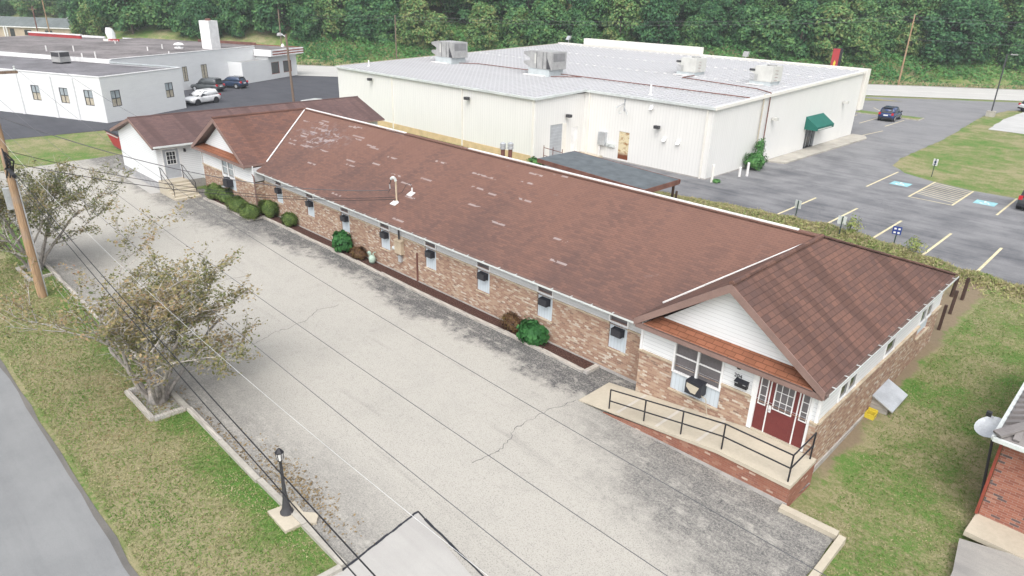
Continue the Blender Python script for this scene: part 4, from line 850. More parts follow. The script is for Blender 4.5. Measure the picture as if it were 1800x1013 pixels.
for i in range(n): mb.box(-53.4, -50.35 - i * .38 if i else -50.35, 16.95 + .004 * i, 18.75 - .004 * i, i * .155 - (0.1 if i == 0 else 0), (i + 1) * .155, M['concl'])
mb.build('treads', t)
for yy, lab in ((17.05, 'black handrail on the street side of the concrete steps'), (18.62, 'black handrail on the building side of the concrete steps')):
    t = thing('handrail', lab, 'handrail', (-52, yy, 0), 'handrails of the annex steps')
    MB().cyl((-50.75, yy, .15), (-50.75, yy, 1.05), .025, .025, M['black'], 6).build('post', t); MB().cyl((-52.9, yy, .93), (-52.9, yy, 1.95), .025, .025, M['black'], 6).build('post', t)
    MB().tube([(-50.75, yy, 1.05), (-52.65, yy, 1.95), (-53.1, yy, 1.95)], .024, M['black'], 6).build('rail', t); MB().tube([(-50.75, yy, .6), (-52.9, yy, 1.5)], .02, M['black'], 6).build('rail', t)
# red skip behind the annex
t = thing('dumpster', 'red dumpster with dark lid peeking out behind the white annex', 'dumpster', (-71.2, 20.6, 0))
MB().hexa([(-71.7, 19.45, .2), (-69.6, 19.45, .2), (-69.6, 21.5, .2), (-71.7, 21.5, .2), (-73.3, 19.4, 1.4), (-69.5, 19.4, 1.4), (-69.5, 21.6, 1.4), (-73.3, 21.6, 1.4)], M['redp']).build('body', t)
MB().hexa([(-73.4, 19.35, 1.402), (-69.4, 19.35, 1.402), (-69.4, 21.7, 1.402), (-73.4, 21.7, 1.402), (-73.3, 19.4, 1.52), (-69.5, 19.4, 1.65), (-69.5, 21.6, 1.65), (-73.3, 21.6, 1.52)], M['blackp']).build('lid', t)
MB().box(-72.9, -69.8, 19.36, 19.40, 1.22, 1.3, M['hvacl']).build('label_band', t)
MB().box(-71.5, -71.2, 19.6, 21.3, 0, .2, M['black']).box(-70.0, -69.7, 19.6, 21.3, 0, .2, M['black']).build('skids', t)

# ---------------------------------------------------------------- white metal building
W = thing('metal_building', 'large white ribbed metal commercial building with pale grey metal roof', 'building', (-50, 66, .3))
wp = lambda mb, name, parent=None, **k: mb.build(name, parent or W, **k)
X0, XA, X1, YA, YBm, YN, Z0 = -73.3, -41.55, -28.05, 45.0, 51.75, 84.0, .3
zs = lambda y: 6.02 + .036 * (y - YA)
mb = MB()
mb.wall((X0, YA, 0), (1, 0, 0), (0, -1, 0), XA - X0, .92, 5.95, [], .1, M['mwall'])
mb.wall((XA, YA, 0), (0, 1, 0), (1, 0, 0), YBm - YA, .5, 5.95, [(2.1, 3.8, .5, 3.45), (5.1, 6.05, .5, 2.95)], .12, M['mwall'])
mb.wall((XA, YBm, 0), (1, 0, 0), (0, -1, 0), X1 - XA, .42, 6.1, [(4.3, 5.45, .55, 3.05)], .12, M['mwall'])
L = YN - YBm
h_ = lambda y: zs(y) - .08
mb.poly([(X1, YBm, .42), (X1, 70.9, .42), (X1, 70.9, h_(70.9)), (X1, YBm, h_(YBm))], M['mwall']); mb.poly([(X1, 70.9, 2.75), (X1, 73.4, 2.75), (X1, 73.4, h_(73.4)), (X1, 70.9, h_(70.9))], M['mwall']); mb.poly([(X1, 73.4, .42), (X1, YN, .42), (X1, YN, h_(YN)), (X1, 73.4, h_(73.4))], M['mwall'])
mb.poly([(X0, YN, .42), (X0, YA, .42), (X0, YA, h_(YA)), (X0, YN, h_(YN))], M['mwall']); mb.poly([(X1, YN, .42), (X0, YN, .42), (X0, YN, 7.1), (X1, YN, 7.1)], M['mwall'])
wp(mb, 'metal_wall')
mb = MB(); mb.box(X0, XA, YA - .03, YA + .1, .2, .919, M['tanf']); mb.box(XA - .1, XA + .03, YA, YA + 2.1, .2, .5, M['tanf']); mb.box(XA, X1, YBm - .02, YBm + .1, .2, .42, M['found']); mb.box(X1 - .1, X1 + .02, YBm, 70.9, .2, .42, M['found']); mb.box(X1 - .1, X1 + .02, 73.4, YN, .2, .42, M['found'])
wp(mb, 'foundation')
mb = MB(); r = random.Random(11)
def rq(x0, x1, y0, y1): mb.prism([(x0, y0, zs(y0)), (x1, y0, zs(y0)), (x1, y1, zs(y1)), (x0, y1, zs(y1))], (0, 0, -.1), M['mroof'])
rq(X0 - .1, XA + .1, YA - .1, YBm - .1); rq(X0 - .1, X1 + .1, YBm - .1, YN)
x = -73.2
while x < X1:
    ys_ = YA - .1 if x < XA else YBm - .1
    mb.bar((x, ys_, zs(ys_) + .03), (x, YN, zs(YN) + .03), .05, .07, M['mroof']); x += .61
for yr in (57.9, 66.5, 75.0, 83.2):
    x = X0 + .3
    while x < X1: mb.box(x - .16, x + .16, yr - .13, yr + .13, zs(yr) + .01, zs(yr) + .055 + r.random() * .02, M['sealw']); x += 1.22
RFm = wp(mb, 'metal_roof')
mb = MB()
for p, q in (((X0 - .1, YA - .14), (XA + .14, YA - .14)), ((XA + .14, YA - .14), (XA + .14, YBm - .14)), ((XA + .14, YBm - .14), (X1 + .14, YBm - .14))): mb.bar((*p, zs(p[1]) - .06), (*q, zs(q[1]) - .06), .2, .2, M['gut'])
mb.bar((X1 + .13, YBm - .14, zs(YBm) - .05), (X1 + .13, YN, zs(YN) - .05), .22, .26, M['cream']); mb.bar((X0 - .13, YA - .14, zs(YA) - .03), (X0 - .13, YN, zs(YN) - .03), .16, .22, M['concl'])
wp(mb, 'gutter')
mb = MB(); mb.box(X0 - .3, -27.75, YN + .25, YN + 1.2, 3.2, 7.62, M['cream']); mb.box(-68.5, -49.0, YN + .23, YN + 1.22, 7.621, 8.5, M['cream'])
wp(mb, 'parapet')
for px, y in ((-62.6, YA - .06), (-51.2, YA - .06), (-41.75, YA - .06), (-40.9, YBm - .06), (-28.6, YBm - .06)):
    wp(MB().bar((px, y, zs(y) - .15), (px, y, .35), .13, .11, M['cream'], up=(0, 1, 0)), 'downspout')
t = wp(MB().box(XA - .1, XA - .06, YA + 2.1, YA + 3.8, .5, 3.45, M['greyd']), 'loading_door'); mb = MB()
for k in range(9): mb.box(XA - .065, XA - .05, YA + 2.12, YA + 3.78, .8 + k * .29, .82 + k * .29, M['metal'])
mb.box(XA + .0, XA + .05, YA + 3.8, YA + 4.3, .5, 3.45, M['cream']); wp(mb, 'slats', t)
wp(MB().box(XA - .1, XA - .04, YA + 5.1, YA + 6.05, .5, 2.95, M['trimw']), 'steel_door')
wp(MB().box(XA + 4.3, XA + 5.45, YBm + .04, YBm + .08, .55, 3.05, M['rust']), 'rusty_door')
GD = wp(MB().box(X1 - .25, X1 - .2, 70.9, 73.4, .46, 2.75, M['glass']).box(X1 - .26, X1 - .18, 71.9, 71.98, .46, 2.75, M['metal']).box(X1 - .26, X1 - .18, 72.9, 72.98, .46, 2.75, M['metal']), 'glass_door'); wp(MB().box(X1 - .26, X1 + .02, 70.88, 70.96, .46, 2.75, M['metal']).box(X1 - .26, X1 + .02, 73.34, 73.42, .46, 2.75, M['metal']).box(X1 - .26, X1 - .17, 70.96, 73.34, 2.66, 2.75, M['metal']), 'frame', GD)
t = thing('awning', 'dark green canvas awning over the side door of the metal building', 'awning', (X1, 72.3, 2.5))
a0, a1 = 70.4, 74.6
mb = MB(); mb.poly([(X1 + .01, a0, 3.75), (X1 + 1.3, a0, 2.85), (X1 + 1.3, a1, 2.85), (X1 + .01, a1, 3.75)], M['teal']); mb.poly([(X1 + .01, a0, 3.75), (X1 + .01, a0, 2.5), (X1 + 1.3, a0, 2.5), (X1 + 1.3, a0, 2.85)], M['teal']); mb.poly([(X1 + .01, a1, 3.75), (X1 + 1.3, a1, 2.85), (X1 + 1.3, a1, 2.5), (X1 + .01, a1, 2.5)], M['teal'])
mb.build('canvas', t); MB().box(X1 + 1.3, X1 + 1.32, a0, a1, 2.5, 2.85, M['teal']).box(X1 + 1.325, X1 + 1.33, a0 + .2, a1 - .6, 2.55, 2.66, M['hvacl']).build('valance', t)
def floodlight(x, y, z, lab, side=(0, -1), m='darkm'):
    t = thing('floodlight', lab, 'floodlight', (x, y, z), 'lights on the metal building'); sx, sy = side
    MB().bar((x, y, z), (x + sx * .25, y + sy * .25, z), .08, .08, M[m]).build('bracket', t); c = V(x + sx * .35, y + sy * .35, z - .05)
    MB().box(c.x - .24, c.x + .24, c.y - .18, c.y + .18, c.z - .14, c.z + .12, M[m]).build('housing', t)
floodlight(-66.3, YA, 5.3, 'grey floodlight nearest the left end of the long metal wall'); floodlight(-50.2, YA, 5.1, 'grey floodlight right of the middle downspout on the long metal wall'); floodlight(XA, 49.2, 4.2, 'small dark light above the grey loading door', (1, 0)); floodlight(-33.1, YBm, 4.1, 'dark wall light right of the rusty door')
floodlight(X1, 62.6, 4.4, 'pale wall light left of the green awning', (1, 0), 'hvacl'); floodlight(X1, 79.5, 4.5, 'pale wall light right of the green awning', (1, 0), 'hvacl')
for x, z, lab in ((-32.4, 3.1, 'left of two small white vent hoods on the metal wall'), (-31.0, 3.05, 'right of two small white vent hoods on the metal wall'), (-34.0, 5.6, 'small round vent high on the metal wall right of the wires')):
    solo(MB().box(x - .14, x + .14, YBm - .16, YBm, z - .14, z + .16, M['trimw']).hexa([(x - .17, YBm - .28, z - .2), (x + .17, YBm - .28, z - .2), (x + .17, YBm - .02, z + .0), (x - .17, YBm - .02, z + .0), (x - .17, YBm - .26, z - .17), (x + .17, YBm - .26, z - .17), (x + .17, YBm - .02, z + .17), (x - .17, YBm - .02, z + .17)], M['trimw']), 'vent_hood', lab, 'vent', (x, YBm, z), 'vents on the metal wall')
t = thing('electric_cabinet', 'grey electric cabinet with meters left of the rusty door', 'electric box', (-38.8, YBm, 1.6)); MB().box(-39.4, -38.6, YBm - .35, YBm, 1.55, 2.75, M['metal']).build('cabinet', t); MB().box(-38.5, -37.6, YBm - .2, YBm, 1.5, 1.8, M['gut']).cyl((-38.2, YBm - .2, 1.75), (-38.2, YBm - .32, 1.75), .12, .12, M['gut'], 10).build('meter_box', t); MB().cyl((-39.3, YBm - .15, .3), (-39.3, YBm - .15, 1.55), .09, .09, M['sealw'], 8).build('conduit', t)
t = thing('service_bracket', 'metal service bracket with insulators high on the metal wall', 'bracket', (-36.9, YBm, 5.3)); MB().bar((-36.9, YBm - .03, 5.95), (-36.9, YBm - .03, 4.9), .1, .08, M['metal'], up=(0, 1, 0)).bar((-36.9, YBm - .05, 5.6), (-37.4, YBm - .5, 5.2), .06, .06, M['metal']).bar((-36.9, YBm - .05, 5.3), (-36.3, YBm - .5, 4.8), .06, .06, M['metal']).build('arm', t)
for q in ((-37.45, 5.2), (-36.25, 4.8), (-37.0, 4.75)): MB().cyl((q[0], YBm - .5, q[1] - .08), (q[0], YBm - .5, q[1] + .1), .07, .05, M['gut'], 8).build('insulator', t)
t = thing('pipe_railing', 'rusty pipe railing around the loading pad', 'railing', (-40, 46, .5))
for x, y in ((-41.2, 45.95), (-40.1, 45.95), (-39.0, 45.95)): MB().cyl((x, y, .4), (x, y, 1.85), .035, .035, M['rustp'], 6).build('post', t)
for h in (1.65, .95): MB().cyl((-41.2, 45.95, h), (-39.0, 45.95, h - .1), .03, .03, M['rustp'], 6).build('rail', t)
# roof plant
M['hvacd'] = plain('coil_fins', (0.22, 0.22, 0.225), .6, .2, .2)
def big_unit(cx, cy, lab):
    z = zs(cy); t = thing('rooftop_unit', lab, 'air handler', (cx, cy, z), 'big grey units on the metal roof')
    MB().box(cx - 1.5, cx + 1.5, cy - 1.1, cy + 1.1, z - .05, z + .7, M['curbm']).box(cx - 1.9, cx + 1.0, cy - 1.5, cy - 1.1, z - .02, z + .08, M['sealw']).build('curb', t)
    mb = MB().box(cx - 1.25, cx + 1.85, cy - 1.15, cy + 1.15, z + .7, z + 2.45, M['hvac'])
    for k in (-.3, .6, 1.1): mb.box(cx + k, cx + k + .04, cy - 1.17, cy - 1.15, z + .75, z + 2.4, M['darkm'])
    mb.box(cx - .6, cx - .35, cy - 1.165, cy - 1.15, z + 1.2, z + 2.2, M['hvacl']); mb.build('casing', t)
    for k in (0, 1):
        zz = z + .75 + k * .95; mb = MB(); mb.hexa([(cx - 2.2, cy - 1.1, zz + .35), (cx - 1.25, cy - 1.1, zz), (cx - 1.25, cy + 1.1, zz), (cx - 2.2, cy + 1.1, zz + .35), (cx - 2.2, cy - 1.1, zz + .6), (cx - 1.25, cy - 1.1, zz + .72), (cx - 1.25, cy + 1.1, zz + .72), (cx - 2.2, cy + 1.1, zz + .6)], M['hvac']); mb.build('intake_hood', t)
    mb = MB(); mb.poly([(cx + 1.2, cy - 1.18, z + .75), (cx + 1.75, cy - 1.18, z + .75), (cx + 1.2, cy - 1.18, z + 1.9)], M['darkm']); mb.poly([(cx + 1.86, cy - .9, z + 1.5), (cx + 1.86, cy + .9, z + 1.5), (cx + 1.86, cy + .9, z + 2.3), (cx + 1.86, cy - .9, z + 2.3)], M['hvacd']); mb.build('coil_grille', t)
big_unit(-66.6, 56.6, 'grey air handler with two intake hoods, left one on the metal roof'); big_unit(-51.0, 56.6, 'grey air handler with two intake hoods, nearer the middle of the metal roof')
def small_unit(cx, cy, lab):
    z = zs(cy); t = thing('rooftop_unit', lab, 'air handler', (cx, cy, z), 'cream units on the metal roof')
    MB().box(cx - 1.0, cx + 1.15, cy - 1.0, cy + 1.0, z - .05, z + .35, M['curbm']).box(cx - 1.2, cx + .5, cy - 1.4, cy - 1.0, z, z + .06, M['sealw']).build('curb', t)
    MB().box(cx - .55, cx + 1.25, cy - 1.05, cy + 1.05, z + .35, z + 1.75, M['hvacl']).build('casing', t)
    MB().hexa([(cx - 1.2, cy - 1.0, z + 1.25), (cx - .55, cy - 1.0, z + .95), (cx - .55, cy + 1.0, z + .95), (cx - 1.2, cy + 1.0, z + 1.25), (cx - 1.2, cy - 1.0, z + 1.4), (cx - .55, cy - 1.0, z + 1.6), (cx - .55, cy + 1.0, z + 1.6), (cx - 1.2, cy + 1.0, z + 1.4)], M['hvacl']).build('intake_hood', t)
    mb = MB()
    for k in range(6): mb.box(cx - 1.0, cx - .2, cy - 1.07, cy - 1.055, z + .42 + k * .1, z + .47 + k * .1, M['hvac'])
    mb.box(cx - 1.15, cx - .58, cy - 1.03, cy - 1.01, z + 1.25, z + 1.45, M['darkm']); mb.build('grille', t)
    mb = MB()
    for k in range(4): mb.bar((cx + 1.3, cy - .6, z + .5 + k * .3), (cx + 1.6, cy - .6, z + .5 + k * .3), .03, .03, M['rustp'])
    mb.build('pipe_stub', t); MB().lathe([(.45, 0), (.48, .12), (.3, .14), (0, .14)], (cx + .6, cy, z + 1.75), M['hvac'], 14).build('fan', t)
small_unit(-40.3, 67.8, 'cream rooftop unit left one of the pair on the metal roof'); small_unit(-31.4, 66.8, 'cream rooftop unit nearest the right edge of the metal roof')
def pipe(pts, lab, r=.05, m='rustp', name='gas_pipe'):
    return solo(MB().tube(pts, r, M[m], 6), name, lab, 'pipe', pts[0], None)
z = lambda y: zs(y) + .16
pipe([(-64.6, 56.3, z(56)), (-62.5, 57.4, z(57.4)), (-28.8, 57.4, z(57.4)), (-28.0, 57.4, z(57.4))], 'long rusty gas pipe running across the metal roof past the big units')
pipe([(-39.0, 66.6, z(66)), (-39.0, 64.3, z(64)), (-30.0, 62.6, z(62.6)), (-27.9, 61.2, z(61)), (-27.88, 61.2, 1.4)], 'rusty gas pipe from the cream units down the side wall')
pipe([(-27.9, 60.0, z(60)), (-27.88, 60.0, 1.6)], 'pale stained pipe running down the side wall', .06, 'concl')
pipe([(-49.0, 55.2, z(55)), (-46.5, 57.2, z(57.2))], 'short rusty gas branch from the middle air handler')
for x, y, h, lab in ((-70.5, 47.5, .7, 'white plumbing vent near the left corner of the metal roof'), (-35.5, 53.5, .9, 'white plumbing vent near the front of the metal roof')): solo(MB().cyl((x, y, zs(y)), (x, y, zs(y) + h), .09, .09, M['sealw'], 8).lathe([(.22, .0), (.14, .1), (.1, .12)], (x, y, zs(y)), M['sealw'], 8), 'vent_pipe', lab, 'vent', (x, y, zs(y)))
for k, (x, y, h, m, lab) in enumerate(((-27.3, 51.5, 1.45, 'cream', 'tall cream bollard at the corner of the metal building'), (-26.75, 55.2, .8, 'sealw', 'short white bollard beside the metal building'), (-26.4, 55.9, 1.15, 'sealw', 'white bollard by the green bush at the metal building'))):
    solo(MB().cyl((x, y, .2), (x, y, .3 + h), .11, .11, M[m], 10).lathe([(.11, 0), (.08, .06), (0, .08)], (x, y, .3 + h), M[m], 10), 'bollard', lab, 'bollard', (x, y, .3), 'bollards by the metal building')
t = thing('pylon_sign', 'tall narrow red pylon sign with yellow mark beyond the metal building', 'sign', (-47.0, 126.5, .3))
mb = MB(); mb.hexa([(-47.9, 126.3, .3), (-46.5, 126.9, .3), (-46.8, 127.6, .3), (-48.2, 127.0, .3), (-47.9, 126.3, 7.2), (-46.5, 126.9, 7.2), (-46.8, 127.6, 7.2), (-48.2, 127.0, 7.2)], M['black']); mb.build('cabinet', t)
fx = lambda u, zz: (lerp(-47.93, -46.9, u), lerp(126.27, 126.70, u), zz)
MB().poly([fx(0, .4), fx(1, .4), fx(1, 7.15), fx(0, 7.15)], M['redp']).build('face', t); mb = MB(); g = lambda u, zz: (lerp(-47.93, -46.9, u) + .01, lerp(126.27, 126.70, u) - .02, zz)
mb.poly([g(.4, 4.3), g(.62, 4.3), g(.68, 4.9), g(.5, 5.3), g(.35, 4.8)], M['yellow'])
mb.build('emblem', t)
t = thing('spotlight', 'grey spotlight seen just over the far edge of the metal roof', 'floodlight', (-72.6, 85.6, 7.6)); MB().cyl((-72.6, 85.6, 6.5), (-72.6, 85.6, 8.1), .06, .06, M['metal'], 6).build('stem', t); MB().hexa([(-73.1, 85.4, 8.0), (-72.5, 85.4, 8.0), (-72.5, 85.8, 8.0), (-73.1, 85.8, 8.0), (-72.9, 85.6, 8.6), (-72.3, 85.6, 8.6), (-72.3, 86, 8.6), (-72.9, 86, 8.6)], M['metal']).build('head', t)
t = thing('floodlight', 'grey floodlight peeking above the right part of the metal roof edge', 'floodlight', (-43, 85.3, 7.6)); MB().cyl((-43, 85.3, 7.5), (-43, 85.3, 8.0), .06, .06, M['metal'], 6).build('stem', t); MB().hexa([(-43.4, 85.1, 7.8), (-42.7, 85.1, 7.8), (-42.7, 85.4, 7.8), (-43.4, 85.4, 7.8), (-43.3, 85.2, 8.4), (-42.6, 85.2, 8.4), (-42.6, 85.5, 8.4), (-43.3, 85.5, 8.4)], M['hvac']).build('head', t)

# ---------------------------------------------------------------- white building at the left (local axes: x along its front to the left, y into the block)
ang = math.atan2(-.414, -.91)
LA = (-85.6, 23.1)
Lv, Lu = Vector((math.cos(ang), math.sin(ang), 0)), Vector((-.46, .888, 0)).normalized()
def lp(v, u, z): p = Vector((LA[0], LA[1], 0)) + Lv * v + Lu * u; return (p.x, p.y, z)
LB = thing('commercial_building', 'low white block building with flat dark roofs, white chimney and corner restaurant', 'building', (-110, 40, 0))
q_ = lambda mb, name, parent=None: mb.build(name, parent or LB)
def lbox(mb, v0, v1, u0, u1, z0, z1, m): return mb.hexa([lp(v0, u0, z0), lp(v0, u1, z0), lp(v1, u1, z0), lp(v1, u0, z0), lp(v0, u0, z1), lp(v0, u1, z1), lp(v1, u1, z1), lp(v1, u0, z1)][::1], M[m])
VW = [(9.55, 10.85), (5.15, 6.45), (1.45, 2.75)]; UW = [(1.1, 2.4), (9.15, 10.4)]
BW = [(24.6 - 12.1, 25.6 - 12.1), (28.5 - 12.1, 29.8 - 12.1)]
mb = MB()
mb.wall(lp(0, 0, 0), Lv, -Lu, 60, -.1, 4.85, [(a, b, 1.75, 3.42) for a, b in VW], .15, M['stucco'])
mb.wall(lp(0, 0, 0), Lu, -Lv, 12.1, -.1, 4.85, [(a, b, 1.6, 3.35) for a, b in UW], .15, M['stucco'])
mb.wall(lp(0, 12.1, 0), Lv, Lu, 11.6, -.1, 4.85, [], .1, M['stucco'])
mb.wall(lp(11.6, 12.1, 0), Lu, -Lv, 25.4, -.1, 5.2, [(a, b, 1.22, 3.3) for a, b in BW], .15, M['stucco'])
mb.wall(lp(11.6, 37.5, 0), Lu, -Lv, 4.3, -.1, 5.1, [], .1, M['stucco'])
mb.wall(lp(8.9, 34.6, 0), Lu, -Lv, 7.1, -.1, 3.3, [], .1, M['stucco']); mb.wall(lp(8.9, 34.6, 0), Lv, -Lu, 2.7, -.1, 3.3, [], .1, M['stucco'])
mb.wall(lp(9.0, 41.7, 0), Lu, -Lv, 7.9, -.1, 4.6, [(0.55, 2.75, .8, 2.72), (3.9, 6.3, .8, 2.72)], .15, M['stucco']); mb.wall(lp(9.0, 41.7, 0), Lv, -Lu, 2.7, -.1, 4.6, [], .1, M['stucco']); mb.wall(lp(9.0, 49.6, 0), Lv, Lu, 40, -.1, 4.6, [], .1, M['stucco'])
mb.wall(lp(60, 0, 0), Lu, Lv, 45, -.1, 4.85, [], .1, M['stucco'])
for v in (3.95, 7.3, 12.6, 17.5, 22, 27): lbox(mb, v, v + .35, -.14, 0.02, 0, 4.6, 'stucco')
q_(mb, 'wall')
mb = MB(); lbox(mb, .25, 60, .25, 12.05, 4.3, 4.66, 'bit'); lbox(mb, 11.85, 60, 12.35, 41.8, 4.6, 4.98, 'bit2'); lbox(mb, 9.2, 11.55, 34.9, 41.6, 2.9, 3.1, 'hvac'); lbox(mb, 8.2, 45, 41.9, 49.9, 4.2, 4.7, 'bit2')
q_(mb, 'flat_roof')
mb = MB(); lbox(mb, -.06, 60, -.06, .24, 4.851, 4.94, 'trimw'); lbox(mb, -.06, .24, .24, 12.1, 4.851, 4.94, 'trimw'); lbox(mb, .24, 11.54, 11.95, 12.2, 4.851, 4.98, 'curbm'); lbox(mb, 11.54, 60, 12.05, 12.34, 4.7, 5.22, 'trimw'); lbox(mb, 11.54, 11.84, 12.34, 41.7, 5.2, 5.27, 'trimw'); lbox(mb, 45, 60, 41.8, 42.1, 4.9, 5.3, 'trimw')
q_(mb, 'parapet_coping')
mb = MB(); lbox(mb, 14.6, 16.5, 34.9, 37.0, 4.9, 9.2, 'trimw'); CH = q_(mb, 'chimney'); p = lp(15.5, 35.9, 9.2); q_(MB().lathe([(.42, 0), (.42, .28), (.3, .3), (0, .3)], p, M['rustp'], 12), 'flue', CH)
def lwin(v0, v1, u, z0, z1, side, nx=2, nz=2, m='blind', fr='darkm'):
    P = (lambda a, d, z: lp(a, u + d, z)) if side == 'v' else (lambda a, d, z: lp(u + d, a, z))
    def bx(mb, a0, a1, d0, d1, za, zb, mm): return mb.hexa([P(a0, d0, za), P(a1, d0, za), P(a1, d1, za), P(a0, d1, za), P(a0, d0, zb), P(a1, d0, zb), P(a1, d1, zb), P(a0, d1, zb)], M[mm])
    mb = MB(); t = .07
    for i in range(nx + 1): c = v0 + (v1 - v0) * i / nx; bx(mb, c - t / 2 if i else c, c + t / 2 if i < nx else c + .0 if i == 0 else c, .03, .12, z0, z1, fr) if 0 < i < nx else bx(mb, c if i == 0 else c - t, c + t if i == 0 else c, .03, .12, z0, z1, fr)
    for i in range(nz + 1): c = z0 + (z1 - z0) * i / nz; a = c if i == 0 else (c - t if i == nz else c - t / 2); bx(mb, v0 + t, v1 - t, .045, .11, a, a + t, fr)
    Wd = q_(mb, 'window'); mb = MB(); zm = (z0 + z1) / 2
    bx(mb, v0 + .02, v1 - .02, .075, .09, z0 + .02, zm, m if nz > 1 else m); bx(mb, v0 + .02, v1 - .02, .075, .09, zm, z1 - .02, 'glassl' if (nz > 1 and m == 'blind') else m); q_(mb, 'pane', Wd)
for a, b in VW: lwin(a, b, 0, 1.75, 3.42, 'v')
for a, b in UW: lwin(a, b, 0, 1.6, 3.35, 'u')
for a, b in BW: lwin(12.1 + a, 12.1 + b, 11.6, 1.22, 3.3, 'u', 2, 1)
for a, b in ((.55, 2.75), (3.9, 6.3)): lwin(41.7 + a, 41.7 + b, 9.0, .8, 2.72, 'u', 1, 1, 'glass', 'redb')
mb = MB(); lbox(mb, 8.0, 11.5, 41.2, 41.6, 3.75, 4.75, 'trimw')
for k, mm in enumerate(('trimw', 'redb', 'trimw', 'redb', 'trimw')): lbox(mb, 8.0, 8.3, 41.6, 50.6, 3.75 + k * .2, 3.948 + k * .2 if k < 4 else 4.75, mm); 
lbox(mb, 8.3, 30, 50.3, 50.6, 3.75, 4.75, 'redb'); lbox(mb, 8.3, 10, 41.6, 50.3, 3.70, 3.749, 'hvacl')
q_(mb, 'striped_fascia')
mb = MB(); lbox(mb, 17, 30, 49.0, 49.2, 4.7, 5.15, 'rustp'); q_(mb, 'roof_screen')
mb = MB(); lbox(mb, 47, 60, 38.5, 38.8, 4.98, 5.5, 'redp'); lbox(mb, 46.9, 60, 38.45, 38.85, 5.5, 5.7, 'trimw'); q_(mb, 'sign_band')
mb = MB(); r = random.Random(4)
for v, u, h in ((30, 18, .8), (27, 20, .8), (16, 14, .9), (20, 27, .6), (21, 31, .7), (34, 34, .5), (17.5, 13.2, .7), (13, 24, .5), (19, 38, .9)): p = lp(v, u, 4.95); mb.cyl(p, (p[0], p[1], p[2] + h), .09, .09, M['sealw'], 6)
q_(mb, 'roof_vent'); mb = MB(); p = lp(19.5, 33, 5.0); mb.lathe([(.7, 0), (.7, .2), (.35, .3), (.35, .5), (.8, .55), (.5, .8), (0, .9)], p, M['trimw'], 10); q_(mb, 'roof_fan')
t = thing('rooftop_unit', 'grey condenser unit on the near flat roof of the white block building', 'air handler', lp(17.0, 9.6, 4.66), None, ang, True)
MB().box(-.75, .75, -.75, .75, .2, 1.45, M['hvac']).build('casing', t)
for q in ((-.76, -.74, -.65, .65), (.74, .76, -.65, .65), (-.65, .65, -.76, -.74), (-.65, .65, .74, .76)): MB().box(*q, .85, 1.38, M['darkm']).build('grille', t)
MB().box(-.8, .8, .45, .65, .0, .2, M['black']).box(-.8, .8, -.65, -.45, .0, .2, M['black']).build('rail', t)
t = thing('road_sign', 'white house-shaped road sign with red panel behind the flat roof', 'sign', (-138, 40.5, 2.07), None, math.radians(50), True); t.scale = (.55, .55, .55)
MB().prism([(-1.15, 0, 6.0), (.15, 0, 6.0), (.35, 0, 8.2), (-.3, 0, 9.3), (-1.3, 0, 9.3), (-1.65, 0, 7.8)], (0, 1.0, 0), M['trimw']).build('panel', t); MB().prism([(.15, 0, 6.0), (1.05, .3, 6.0), (1.0, .3, 7.6), (.5, .15, 8.9), (-.3, 0, 9.3), (.35, 0, 8.2)], (0, .6, 0), M['gut']).build('side_panel', t)
MB().prism([(-2.6, -.05, 4.6), (-1.05, -.05, 4.6), (-1.05, -.05, 5.95), (-2.6, -.05, 5.95)], (0, .4, 0), M['cream']).build('lower_panel', t)
mb = MB().prism([(-1.0, -.06, 4.9), (2.1, -.06, 4.9), (2.1, -.06, 5.98), (-1.0, -.06, 5.98)], (0, .4, 0), M['redp'])
for k in range(7): mb.box(-.8 + k * .4, -.62 + k * .4, -.10, -.07, 5.15, 5.7 - .1 * (k % 3), M['trimw'])
mb.box(-1.0, 2.1, -.1, .3, 4.6, 4.85, M['trimw']); mb.build('letter_panel', t); MB().cyl((0, .3, -3.7), (0, .3, 6), .25, .25, M['metal'], 8).build('post', t)

# ---------------------------------------------------------------- red brick house at the right edge
M['rbrown'] = plain('grey_brown_metal', (0.20, 0.185, 0.18), .5, .1, .2)
H = thing('brick_house', 'red brick house corner with grey ribbed metal roof at the right edge', 'house', (2, 24, 0)); hp = lambda mb, name: mb.build(name, H)
mb = MB(); mb.wall((-1.25, 22, 0), (1, 0, 0), (0, -1, 0), 8, -.3, 2.95, [], .1, M['brickn']); mb.wall((-1.25, 22, 0), (0, 1, 0), (-1, 0, 0), 10, -.4, 2.95, [], .1, M['brickn']); hp(mb, 'wall')
mb = MB(); mb.prism([(-1.45, 21.45, 3.05), (8, 21.45, 3.05), (8, 26.5, 4.9), (2.6, 26.5, 4.9)], (0, 0, -.1), M['rbrown']); mb.prism([(-1.45, 31, 3.05), (-1.45, 21.45, 3.05), (2.6, 26.5, 4.9), (2.6, 31, 4.9)], (0, 0, -.1), M['rbrown'])
for k in range(16):
    y = 22.0 + k * .42; d = min(1, (y - 21.45) / 5.05); p = V(-1.4, y, 3.12); q = V(lerp(-1.45, 2.6, d), y, 3.12 + 1.85 * d); mb.bar(p, q, .16, .09, M['rbrown'])
for k in range(20):
    x = -1.0 + k * .42; d = 1.0 if x > 2.6 else (x + 1.45) / 4.05; mb.bar(V(x, 21.5, 3.12), V(x, lerp(21.45, 26.5, d), 3.12 + 1.85 * d), .16, .09, M['rbrown'])
mb.bar((-1.45, 21.45, 3.14), (2.6, 26.5, 5.0), .3, .08, M['rbrown']); hp(mb, 'metal_roof')
